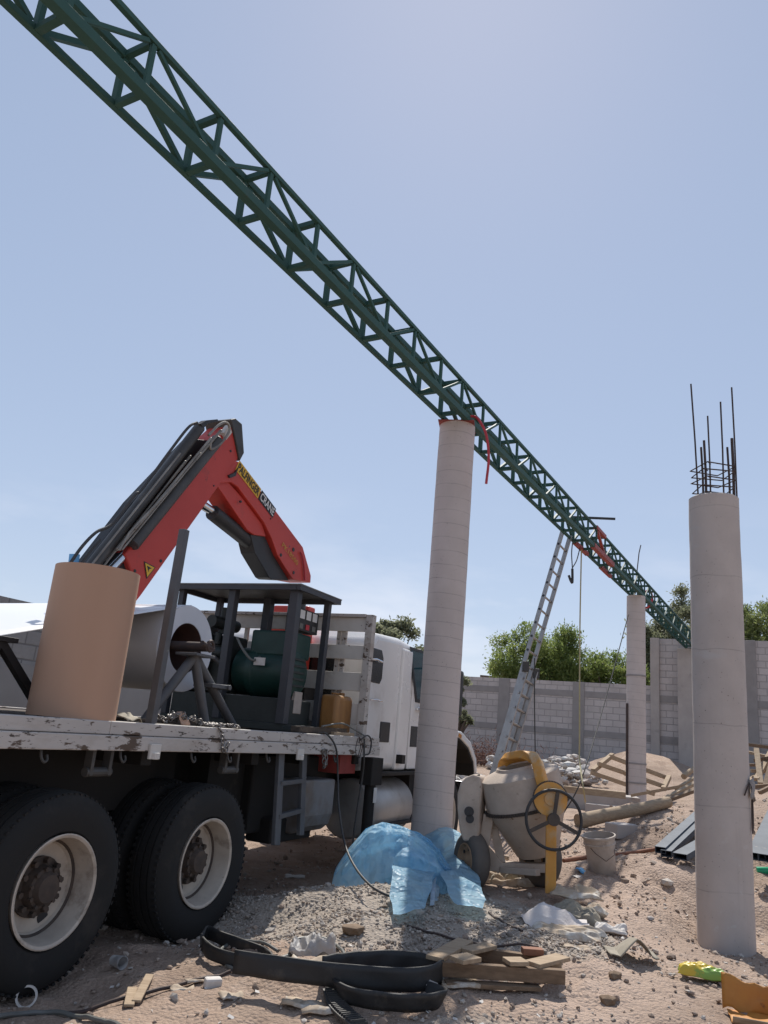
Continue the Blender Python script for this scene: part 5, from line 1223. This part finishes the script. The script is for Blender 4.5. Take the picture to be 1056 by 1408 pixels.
# log, poles and boards
def log(name, label, a, b, r, m, cat='log', bend=.006):
    a = V(a); b = V(b); mb = MB(); P = [a.lerp(b, i/8)+V((0, 0, bend*math.sin(i*.9))) for i in range(9)]
    mb.tube(P, [r*(1.05-.03*i+.012*math.sin(i*2.1)) for i in range(9)], 14); return tag(mb.build(name, m, origin=a, loc=a, smooth=True), label, cat)
log('log', 'long pale timber pole lying across the dirt behind the bucket', V(gp(795, 1138))+V((0, 0, .07)), V(gp(920, 1112))+V((0, 0, .08)), .085, 'wood_pale', 'log')
log('pole', 'thin brown pole on the ground running from mixer to steel channels', V(gp(775, 1187))+V((0, 0, .02)), V(gp(905, 1172))+V((0, 0, .03)), .024, 'wood_red', 'pole', .006)
blk_ = V(gp(854, 1150)); tag(MB().box((-.16, -.1, -.02), (.16, .1, .14)).build('block', 'concrete', loc=blk_, rz=.5, bevel=.015), 'grey stone chunk beneath the long pale pole', 'block')
fbk = V(ypl(834, 1076, 13.0)); fbk.z = gzf(fbk.x, fbk.y)
tag(MB().box((-.32, -.12, -.03), (.32, .12, .2)).build('block', 'concrete', loc=V(ypl(834, 1079, 13))-V((0, 0, 0)) if False else fbk, rz=-.25, bevel=.008), 'single concrete block lying before the far column', 'block')
slb = V(ypl(835, 1050, 15)); slb.z = gzf(slb.x, slb.y)
tag(MB().box((-.85, -.3, 0), (.55, .3, .3)).build('concrete_slab', 'concrete', loc=slb, rz=-.2, bevel=.02), 'long concrete slab left of the far column', 'slab')
# formwork frame of pale boards by the far column
def at_g(px, py, Y, dz=0):
    P = V(ypl(px, py, Y)); return P+V((0, 0, dz))
fw = thing('formwork_frame', 'pale timber formwork frame of long boards behind the far column', 'formwork', at_g(850, 1050, 18.2))
fo = at_g(850, 1050, 18.2)
for a, b, w in (((822, 1050, 18), (915, 1082, 18.2), .1), ((838, 1040, 18.6), (918, 1070, 18.8), .1), ((812, 1062, 17.8), (900, 1092, 17.6), .1), ((815, 1060, 17.8), (842, 1038, 18.8), .1), ((912, 1085, 18.0), (920, 1068, 18.8), .1), ((860, 1064, 18.0), (880, 1050, 18.7), .08)):
    MB().bar(at_g(*a), at_g(*b), w, .09).build('board', 'wood_pale', fw, origin=fo, bevel=.006)
for a, b, w, nm in (((868, 1094, 14.6), (965, 1076, 14.0), .1, 'long pale board lying right of the far column foot'), ((905, 1103, 13.2), (965, 1072, 13.6), .09, 'slanting board propped on the dirt mound left of the right column'), ((918, 1100, 13.0), (962, 1084, 13.2), .12, 'darker short board beneath the slanting board'), ((930, 1086, 14.2), (960, 1066, 14.4), .08, 'thin board, highest beside the wall pilaster')):
    plank('board', nm, at_g(*a), at_g(*b), w, .05, 'wood_pale' if 'dark' not in nm else 'wood', 'board', 'boards scattered near the far column')
log('log', 'yellowish pole end sticking out left of the right column', at_g(940, 1068, 15), at_g(962, 1050, 15.4), .05, 'wood_pale', 'log')
plank('board', 'low timber edge lying on the ground left of the far column', at_g(775, 1083, 13.3, -.02), at_g(860, 1092, 13.1, -.02), .12, .1, 'wood_pale', 'board')
# steel channels on the mound
def channel(label, a, b, w=.1, h=.055, grp=None):
    a = V(a); b = V(b); t = .006; mb = MB(); d = (b-a).normalized(); sd = d.cross(V((0, 0, 1))).normalized(); up = sd.cross(d)
    for o, ww, hh in ((up*(h/2), w, t), (-up*(h/2), w, t)): mb.bar(a+o, b+o, ww, hh, up)
    for s_ in (-1, 1): mb.bar(a+sd*(s_*(w/2-t/2)), b+sd*(s_*(w/2-t/2)), t, h-t, up)
    return tag(mb.build('steel_channel', 'channel', origin=a, loc=a), label, 'channel', grp)
channel('left blue grey steel channel of the pair ending near the bucket', at_g(908, 1169, 7.95), at_g(985, 1098, 10.6))
channel('right blue grey steel channel of the pair ending near the bucket', at_g(916, 1174, 7.9), at_g(993, 1102, 10.5))
channel('shorter dark channel lying on the dirt nearest the right column', at_g(935, 1178, 7.75), at_g(1000, 1140, 8.9), .13, .05)
channel('broad blue grey channel at the right edge behind the column', at_g(1040, 1178, 7.6), at_g(1075, 1100, 9.4), .15, .06)
channel('outer blue grey channel in the right edge corner', at_g(1052, 1180, 7.5), at_g(1090, 1108, 9.2), .12, .06)
gb_ = V(gp(1049, 1202)); bt = thing('bottle', 'green plastic bottle on the dirt right of the column', 'bottle', gb_+V((0, 0, .03)))
MB().lathe([(0, 0), (0, .034), (.15, .034), (.19, .014), (.22, .013), (.22, 0)], (-.06, 0, 0), (1, -.3, .1), 20).build('bottle_body', 'bottle', bt, smooth=True)
MB().lathe([(.222, 0), (.222, .015), (.24, .015), (.24, 0)], (-.06, 0, 0), (1, -.3, .1), 16).build('bottle_cap', 'whitebit', bt)
# scrap timber heap at the right edge
for i, (a, b, lab) in enumerate([((1030, 1024, 15.5), (1075, 1030, 15), 'topmost board of the timber heap at the right edge'), ((1032, 1060, 14.8), (1075, 1062, 14.6), 'level board low in the timber heap at the right edge'), ((1034, 1082, 14.0), (1080, 1078, 14.0), 'bottom board of the timber heap at the right edge'),
                                 ((1040, 1072, 14.3), (1062, 1030, 15.2), 'steep board leaning across the timber heap at the right edge'), ((1038, 1046, 15), (1072, 1040, 14.6), 'middle board of the timber heap at the right edge'), ((1046, 1078, 14.2), (1040, 1030, 15), 'upright white batten in the timber heap at the right edge'), ((1044, 1090, 13.6), (1085, 1070, 13.6), 'front grey board of the timber heap at the right edge')]):
    plank('board', lab, at_g(*a), at_g(*b), .09, .06, 'wood_pale' if i % 2 else 'wood', 'board', 'scrap timber heaped at the right edge')
for (a, b, m_, lab) in (((1028, 1034, 15.8), (1078, 1046, 15.0), 'wood_pale', 'sloping board just under the topmost board of the right timber heap'), ((1030, 1052, 15.2), (1080, 1052, 15.4), 'wood', 'dark level board at mid height in the right timber heap'),
                        ((1036, 1068, 14.5), (1080, 1090, 13.8), 'wood_pale', 'board falling to the right at the foot of the timber heap'), ((1052, 1082, 14.1), (1066, 1026, 15.0), 'wood', 'dark steep batten at the frame edge in the timber heap'),
                        ((1030, 1074, 14.6), (1060, 1050, 14.9), 'wood_pale', 'short slanting batten nearest the column in the timber heap')):
    plank('board', lab, at_g(*a), at_g(*b), .08, .05, m_, 'board', 'scrap timber heaped at the right edge')
# ------------------------------------------------------------------ pallet
pl0 = V(gp(690, 1345)); PZ = .0
pal = thing('pallet', 'broken wooden pallet with missing slats in the foreground', 'pallet', pl0, -.14)
def plp(px, py, z=0):
    "pallet frame point seen at a pixel, at height z over the ground"
    d = ray(px, py); t = (pl0.z+z-CH)/d[2]; P = V(EYE+d*t)-pl0; return Matrix.Rotation(.14, 3, 'Z') @ P
def slat(a, b, w, z, m, h=.022): MB().bar(plp(*a, z), plp(*b, z), w, h).build('slat', m, pal, bevel=.003)
MB().bar(plp(602, 1331, .07), plp(776, 1343, .07), .045, .07).build('stringer', 'wood', pal, bevel=.004)
MB().bar(plp(650, 1310, .07), plp(772, 1328, .07), .045, .07).build('stringer', 'wood', pal, bevel=.004)
slat((612, 1352), (742, 1358), .07, .012, 'wood'); slat((597, 1318), (640, 1294), .10, .115, 'wood_pale'); slat((640, 1308), (675, 1300), .09, .115, 'wood_pale'); slat((627, 1320), (652, 1316), .11, .14, 'wood_pale')
slat((696, 1322), (722, 1322), .10, .125, 'wood_pale'); slat((732, 1326), (774, 1316), .10, .115, 'wood_pale'); slat((718, 1307), (746, 1309), .06, .13, 'wood_red', .035)
MB().box(plp(764, 1352, .0)-V((.03, .02, .03)), plp(764, 1352, .0)+V((.03, .06, .12))).build('foot_block', 'wood_pale', pal, bevel=.004)
MB().box(plp(640, 1350, .0)-V((.05, .02, .03)), plp(640, 1350, .0)+V((.06, .05, .02))).build('foot_block', 'wood_pale', pal, bevel=.004)
sti = V(gp(724, 1362)); tag(MB().box((-.015, -.01, -.02), (.015, .01, .05)).box((-.05, -.02, -.02), (.05, .03, .018)).build('wood_scrap', 'wood', loc=sti, bevel=.004), 'splintered wooden stub standing before the pallet', 'wood scrap')

# ------------------------------------------------------------------ rubber strips in the foreground
def band(path, z0, hgt, m, name, label, cat, th=.012, lean=0):
    path = smoothpath(path, 8); o = path[0].copy(); mb = MB(); n = len(path)
    for j in range(5):
        for i, p in enumerate(path):
            d = (path[min(i+1, n-1)]-path[max(i-1, 0)]); nn = V((-d.y, d.x, 0)).normalized()
            z = (z0(i/(n-1)) if callable(z0) else z0)+hgt*j/4
            mb.v.append(tuple(V((p.x, p.y, p.z+z))+nn*(lean*j/4+.004*math.sin(i*.7+j))-o))
    mb.f += [(j*n+i, j*n+i+1, (j+1)*n+i+1, (j+1)*n+i) for j in range(4) for i in range(n-1)]
    ob = mb.build(name, m, loc=o, smooth=True, thick=th); return tag(ob, label, cat)
def gpl(px, py):
    p = V(gp(px, py)); p.z = gzf(p.x, p.y); return p
bA = [gpl(316, 1366), gpl(400, 1372), gpl(500, 1374), gpl(575, 1368), gpl(604, 1354), gpl(602, 1346), gpl(570, 1335), gpl(530, 1330), gpl(490, 1333), gpl(462, 1344), gpl(440, 1356)]
zA = sum(p.z for p in bA)/len(bA)
for p in bA: p.z = zA
band(bA, .012, .112, 'blackrub', 'rubber_belt', 'long flattened black rubber tyre band in the foreground', 'rubber band')
bB = [gpl(462, 1374), gpl(480, 1388), gpl(520, 1396), gpl(565, 1396), gpl(596, 1388), gpl(604, 1376), gpl(580, 1366)]
zB = sum(p.z for p in bB)/len(bB)
for p in bB: p.z = zB
band(bB, .0, .085, 'blackrub', 'rubber_belt', 'curved black rubber strip lying under the long tyre band', 'rubber band', lean=-.03)
bD = [gpl(276, 1314), gpl(290, 1327), gpl(330, 1336), gpl(366, 1330), gpl(372, 1316), gpl(350, 1306), gpl(310, 1302), gpl(282, 1305), gpl(274, 1312)]
zD = sum(p.z for p in bD)/len(bD)
for p in bD: p.z = zD
band(bD, .0, .075, 'blackrub', 'rubber_belt', 'small round black rubber band near the rear tyre', 'rubber band')
# torn tread piece with lugs
tpz = [gpl(456, 1372), gpl(462, 1390), gpl(474, 1404), gpl(492, 1420)]
tt = smoothpath(tpz, 6); o0 = tt[0].copy(); mb = MB()
for a, b in zip(tt, tt[1:]):
    d = (b-a).normalized(); nn = V((-d.y, d.x, 0)); c = (a+b)/2-o0+V((0, 0, .03))
    mb.bar(c-d*(b-a).length*.52, c+d*(b-a).length*.52, .1, .014)
    mb.box(c-V((.005, .04, -.007)), c+V((.005, .04, .018)), Matrix.Rotation(math.atan2(d.y, d.x), 3, 'Z'))
tag(mb.build('tread_piece', 'hose', loc=o0), 'torn piece of tyre tread with ribs at the bottom edge', 'tyre tread')
P = ground_path([(382, 1312), (340, 1298), (306, 1308), (306, 1322), (318, 1336), (352, 1340), (378, 1326), (396, 1318), (404, 1300), (430, 1294), (458, 1302), (474, 1318)], .016, 7)
tag(MB().tube(P, .010, 8).build('grey_hose', 'greyhose', origin=P[0], loc=P[0], smooth=True), 'grey hose coiled around the small rubber band', 'hose')
P = ground_path([(-10, 1406), (40, 1399), (90, 1400), (140, 1409), (170, 1420)], .016, 7)
tag(MB().tube(P, .012, 8).build('grey_hose', 'greyhose', origin=P[0], loc=P[0], smooth=True), 'greenish grey hose at the bottom left corner', 'hose')
P = ground_path([(90, 1398), (160, 1380), (230, 1363), (290, 1348), (318, 1340)], .014, 7)
tag(MB().tube(P, .010, 8).build('steel_rod', 'rebar', origin=P[0], loc=P[0], smooth=True), 'rusty rod lying on the ground left of the rubber bands', 'rod')
P = ground_path([(560, 1276), (610, 1290), (660, 1302), (700, 1303), (740, 1305)], .012, 6)
tag(MB().tube(P, .007, 8).build('steel_rod', 'rebar', origin=P[0], loc=P[0], smooth=True), 'thin dark rod lying on gravel behind the pallet', 'rod')
P = ground_path([(672, 1257), (718, 1283)], .012, 6)
tag(MB().tube(P, .008, 8).build('steel_rod', 'rebar', origin=P[0], loc=P[0], smooth=True), 'short dark rod on gravel below the mixer', 'rod')
for (a, b, w, lab) in (((176, 1390), (181, 1365), .05, 'shorter bare wood slat left of the rod'), ((186, 1384), (205, 1347), .045, 'longer bare wood slat slanting beside the rod')):
    p, q = V(gp(*a))+V((0, 0, .022)), V(gp(*b))+V((0, 0, .022)); plank('scrap_slat' if False else 'board', lab, p, q, w, .014, 'wood_pale', 'wood slat')
sack('clear_bag', 'crumpled clear plastic bag right of the coiled hose', gp(430, 1313), .26, .22, .15, .2, 'clearfilm', 'plastic bag', seed=21, amp=.9)
shard('cardboard_scrap', 'torn yellowish paper under the clear plastic bag', V(gp(432, 1328))+V((0, 0, .015)), .26, .12, .1, -.1, 'paper', seed=12)
tag(MB().box((-.045, -.03, -.01), (.045, .03, .045)).build('white_block', 'whitebit', loc=V(gp(292, 1357)), rz=.4, bevel=.012), 'small white crumpled block beside the rod end', 'litter')
shard('white_scrap', 'flat pale scrap below the rusty rod', V(gp(250, 1362))+V((0, 0, .01)), .12, .05, .05, .2, 'paper', seed=13)
shard('white_scrap', 'flat pale scrap left under the long rubber band', V(gp(318, 1372))+V((0, 0, .01)), .12, .08, .05, .5, 'paper', seed=15)
shard('white_scrap', 'pale scrap in the truck shade by the gravel edge', V(gp(405, 1207))+V((0, 0, .01)), .2, .05, .05, .1, 'whitebit', seed=17)
shard('paper_scrap', 'flat pale paper sheet below the long rubber band', V(gp(450, 1392))+V((0, 0, .012)), .26, .12, .05, .15, 'paper', seed=22)
shard('paper_scrap', 'dusty pale paper beside the torn tyre tread', V(gp(415, 1384))+V((0, 0, .012)), .2, .1, .06, -.2, 'paper', seed=23)
shard('paper_scrap', 'crumpled pale paper behind the left pallet foot', V(gp(632, 1356))+V((0, 0, .012)), .2, .1, .1, .1, 'paper', seed=24)
shard('paper_scrap', 'little paper scrap left of the small white block', V(gp(268, 1352))+V((0, 0, .012)), .1, .05, .05, .5, 'paper', seed=25)
vs = []; fs = []
for k in range(260):
    x = random.gauss(.6, 1.3); y = random.uniform(3.4, 8.5); z = gzf(x, y)+.006; a = random.random()*6.28; L = random.uniform(.004, .016); W = L*random.uniform(.4, .9); t_ = random.uniform(-.4, .4)
    ca, sa = math.cos(a), math.sin(a); i = len(vs)
    for p, q in ((-1, -1), (1, -.8), (.9, 1), (-.8, .9)): vs.append((x+ca*p*L-sa*q*W, y+sa*p*L+ca*q*W, z+t_*p*L+.004*q))
    fs.append((i, i+1, i+2, i+3))
tag(MB().add(vs, fs).build('litter', 'whitebit', recalc=False), 'tiny pale flakes of litter strewn over the ground', 'litter', kind='stuff')
cupp = V(gp(161, 1330)); ct = thing('plastic_cup', 'clear plastic cup lying in the shade by the tyres', 'cup', cupp+V((0, 0, .035)))
MB().lathe([(0, 0), (0, .026), (.09, .036), (.09, .033), (.005, .024)], (-.03, 0, 0), (.8, -.6, .05), 24).build('cup_body', 'clearfilm', ct, smooth=True)
rgp = V(gp(34, 1384)); tag(MB().lathe([(-.02, .042), (-.02, .052), (.02, .052), (.02, .042)], (0, 0, .045), (.3, -1, .25), 28, True).build('pipe_ring', 'whitebit', loc=rgp, smooth=True), 'short white pipe ring in front of the left tyre', 'pipe ring')
rag2 = V(gp(625, 1192)); tag(MB().box((-.05, -.04, -.02), (.07, .04, .09)).build('stone', 'concrete', loc=rag2, rz=.4, bevel=.03, bseg=3), 'brown stone beside the mixer wheel and column', 'stone')
# loose bigger stones
for i, (px, py, s_, lab) in enumerate([(483, 1285, .08, 'brown stone on the gravel heap'), (590, 1360, .05, 'stone just right of the rubber band'), (845, 1345, .05, 'small stone below the folded grey bag'), (895, 1265, .035, 'white stone on the path near the column'), (835, 1380, .05, 'flat stone at the bottom of the path')]):
    mb = MB(); vv = IV*(1+np.random.default_rng(i).uniform(-.25, .25, (len(IV), 1)))*[1, .8, .6]*s_
    mb.add(vv.tolist(), [tuple(int(q) for q in f) for f in IF]); me_ = mb.build('stone', 'concrete' if i % 2 else 'wood', loc=V(gp(px, py))+V((0, 0, s_*.3)), bevel=.006); tag(me_, lab, 'stone')

# ------------------------------------------------------------------ trees and brush
def tree(name, label, x, y, h, rad, crown0, n, leaf, mk, seed, trunk_r=.16, clumps=40, droop=0., group=None, zs=1.0):
    r = random.Random(seed); z0 = gzf(x, y)-.1
    t = thing(name, label, 'tree', (x, y, z0), 0, group)
    cen = V((0, 0, (crown0+h)/2)); hr = (h-crown0)/2
    cl = []
    for _ in range(clumps):
        while True:
            p = V((r.uniform(-1, 1), r.uniform(-1, 1), r.uniform(-1, 1)))
            if .25 < p.length < 1: break
        cl.append((V((p.x*rad, p.y*rad, cen.z+p.z*hr*(.9+.2*r.random()))), r.uniform(.2, .38)*rad*.8))
    tk = MB(); tk.tube([(0, 0, 0), (.05, .02, crown0*.6), (.0, .05, crown0+hr*.5)], [trunk_r, trunk_r*.75, trunk_r*.5], 9)
    for c, s_ in cl[::4]:
        a = V((.02, .03, crown0*.55+r.random()*hr*.5)); tk.tube([a, a.lerp(c, .55)+V((0, 0, .1*h*.2)), c], [trunk_r*.4, trunk_r*.25, trunk_r*.1], 6)
    tk.build('trunk', 'bark', t, smooth=True)
    vs = []; fs = []
    for k in range(n):
        c, s_ = cl[r.randrange(len(cl))]
        g = V((r.gauss(0, 1), r.gauss(0, 1), r.gauss(0, .8))); g = g*(s_*.5)
        p = c+g; p.z -= droop*abs(r.gauss(0, 1))*s_
        if p.z < .2: continue
        a = V((r.gauss(0, 1), r.gauss(0, 1), r.gauss(0, 1)-droop*1.5)).normalized(); b = a.orthogonal().normalized()
        b = Matrix.Rotation(r.random()*6.28, 3, a) @ b
        L = leaf*r.uniform(.6, 1.4); W = L*(.42 if droop == 0 else .3)
        i = len(vs); vs += [p-a*L/2, p+b*W/2, p+a*L/2, p-b*W/2]; fs.append((i, i+1, i+2, i+3))
    MB().add(vs, fs).build('crown', mk, t, recalc=False)
    return t
MT['leafA'] = m_leaf('foliage_bright', (.21, .265, .075), (.155, .21, .06), (.27, .30, .10))
MT['leafB'] = m_leaf('foliage_olive', (.20, .24, .085), (.15, .185, .065), (.25, .27, .12))
MT['leafC'] = m_leaf('foliage_grey', (.22, .235, .145), (.165, .18, .105), (.28, .285, .195))
def tp_(px, py, Y): return ypl(px, py, Y)
def tree_px(name, label, px, ytop, wpx, Y, mk, seed, n, leaf, crown0=1.2, droop=0., clumps=40):
    P = ypl(px, ytop, Y); d = math.hypot(P[0], P[1]); rad = wpx/2/1072*Y*1.02
    return tree(name, label, P[0], P[1], P[2]-gzf(P[0], P[1])-.1, rad, crown0, n, leaf, mk, seed, droop=droop, clumps=clumps)
tree_px('leafy_tree', 'round green tree left of the ladder beyond the far wall', 722, 858, 100, 36, 'leafA', 1, 33000, .17, .8, .35, 110)
tree_px('leafy_tree', 'bright green drooping tree between the ladder and the yellow rope', 783, 860, 104, 37, 'leafA', 2, 36000, .17, .8, .6, 110)
tree_px('leafy_tree', 'lower green tree just left of the far column beyond the wall', 845, 884, 96, 36, 'leafA', 3, 27000, .17, .8, .5, 95)
tree_px('leafy_tree', 'olive tree directly behind the end of the truss', 920, 818, 104, 38, 'leafC', 4, 38000, .21, 1.0, .2, 80)
tree_px('leafy_tree', 'tall olive tree just left of the right column', 955, 804, 96, 40, 'leafC', 5, 38000, .21, 1.0, .2, 90)
tree_px('leafy_tree', 'olive green tree at the right edge beyond the tall wall', 1045, 814, 124, 37, 'leafB', 6, 42000, .20, 1.0, .2, 90)
tree_px('leafy_tree', 'grey green tree standing right above the truck cab', 545, 840, 84, 33, 'leafC', 7, 16000, .17, 1.2, .0, 46)
tree_px('leafy_tree', 'small dark tree between the cab and the middle column', 592, 864, 50, 34, 'leafC', 8, 7000, .17, 1.2, .0, 34)
tree_px('leafy_tree', 'slim grey green bush before the wall right of the middle column', 634, 908, 40, 25.5, 'leafC', 9, 5500, .13, .3, .2, 30)
br = V(ypl(652, 1040, 24.5)); br.z = gzf(br.x, br.y)
vs = []; fs = []
for k in range(2600):
    p = V((random.gauss(0, .95), random.gauss(0, .3), abs(random.gauss(0, .32)))); a = V((random.gauss(0, 1), random.gauss(0, 1), random.gauss(.6, 1))).normalized(); b = a.orthogonal().normalized()*.012
    i = len(vs); L = random.uniform(.1, .3); vs += [p-b, p+b, p+a*L]; fs.append((i, i+1, i+2))
tag(MB().add(vs, fs).build('dry_brush', 'redbrush', loc=br, recalc=False), 'reddish dry brush heaped at the foot of the far wall', 'brush')
up_ = V(ypl(678, 938, 60)); ut = thing('utility_pole', 'tiny distant utility pole with crossarm above the far wall', 'pole', (up_.x, up_.y, .5))
MB().cyl((0, 0, 0), (0, 0, up_.z+1.0), .12, n=8).build('pole_shaft', 'bark', ut); MB().box((-1.0, -.06, up_.z-.2), (.6, .06, up_.z-.05)).build('crossarm', 'bark', ut)
# weeds left behind the truck
wv = V((-4.0, 8.9, gzf(-4.0, 8.9))); vs = []; fs = []
for k in range(900):
    p = V((random.gauss(0, .5), random.gauss(0, .4), random.uniform(0, .9))); a = V((random.gauss(0, 1), random.gauss(0, 1), random.gauss(.6, 1))).normalized(); b = a.orthogonal().normalized()*.012
    i = len(vs); vs += [p-b, p+b, p+a*.16]; fs.append((i, i+1, i+2))
tag(MB().add(vs, fs).build('weed_bush', 'leafB', loc=wv, recalc=False), 'straggly weed bush at the wall behind the truck', 'bush')
sack('cement_bag', 'white full sack lying on the block stack behind the truck', (bs[0], bs[1], zb+1.14), .5, .3, .16, .5, 'whitebit', seed=31, amp=.2)

# ------------------------------------------------------------------ light and sky
SUN_AZ, SUN_EL = R_(4), R_(53)
SKYK = 1.66
world = bpy.data.worlds.new('World'); scene.world = world; world.use_nodes = True
nt = world.node_tree; bg = nt.nodes['Background']
sky = nt.nodes.new('ShaderNodeTexSky'); sky.sky_type = 'NISHITA'; sky.sun_disc = False
sky.sun_elevation = SUN_EL; sky.sun_rotation = SUN_AZ; sky.altitude = 1800; sky.air_density = 1.0; sky.dust_density = .5; sky.ozone_density = 2.0
hs = nt.nodes.new('ShaderNodeHueSaturation'); hs.inputs['Saturation'].default_value = 1.27; hs.inputs['Value'].default_value = SKYK
gm = nt.nodes.new('ShaderNodeGamma'); gm.inputs[1].default_value = .33
nt.links.new(sky.outputs[0], gm.inputs[0]); nt.links.new(gm.outputs[0], hs.inputs['Color'])
tcw = nt.nodes.new('ShaderNodeTexCoord').outputs['Generated']
# thin low haze clouds
sxyz = N(nt, 'ShaderNodeSeparateXYZ'); nt.links.new(tcw, sxyz.inputs[0])
mp = nt.nodes.new('ShaderNodeMapping'); mp.inputs['Scale'].default_value = (1, 1, 3.2); nt.links.new(tcw, mp.inputs[0])
cn = ramp(nt, noise_(nt, mp.outputs[0], 3.2, 6, .55), .48, .75)
low = ramp(nt, sxyz.outputs[2], .30, .06)
cm = math_(nt, 'MULTIPLY', math_(nt, 'MULTIPLY', cn, low), .55)
tint = N(nt, 'ShaderNodeMix'); tint.data_type = 'RGBA'; tint.blend_type = 'MULTIPLY'; tint.inputs[0].default_value = 1; nt.links.new(hs.outputs[0], tint.inputs[6]); tint.inputs[7].default_value = (.985, .99, 1.07, 1)
skyc = mixc(nt, cm, tint.outputs[2], (4.9, 4.75, 4.9))
nt.links.new(skyc, bg.inputs[0]); bg.inputs[1].default_value = .10
su = bpy.data.lights.new('sun', 'SUN'); su.energy = 2.2; su.angle = R_(.53); su.color = (1, .95, .87)
so = link(bpy.data.objects.new('sun', su))
dsun = V((math.sin(SUN_AZ)*math.cos(SUN_EL), math.cos(SUN_AZ)*math.cos(SUN_EL), math.sin(SUN_EL)))
so.rotation_euler = dsun.to_track_quat('Z', 'Y').to_euler(); so.location = dsun*60

cam = bpy.data.cameras.new('camera'); co = link(bpy.data.objects.new('camera', cam)); scene.camera = co
co.matrix_world = Matrix(((_R[0], _U[0], -_F[0], 0), (_R[1], _U[1], -_F[1], 0), (_R[2], _U[2], -_F[2], CH), (0, 0, 0, 1)))
cam.sensor_fit = 'VERTICAL'; cam.sensor_height = 36; cam.lens = 36*FPX/1408; cam.clip_end = 3000; cam.clip_start = .05
scene.view_settings.view_transform = 'Standard'; scene.view_settings.look = 'None'; scene.view_settings.gamma = 1
scene.view_settings.exposure = 1.25
scene.cycles.max_bounces = 6
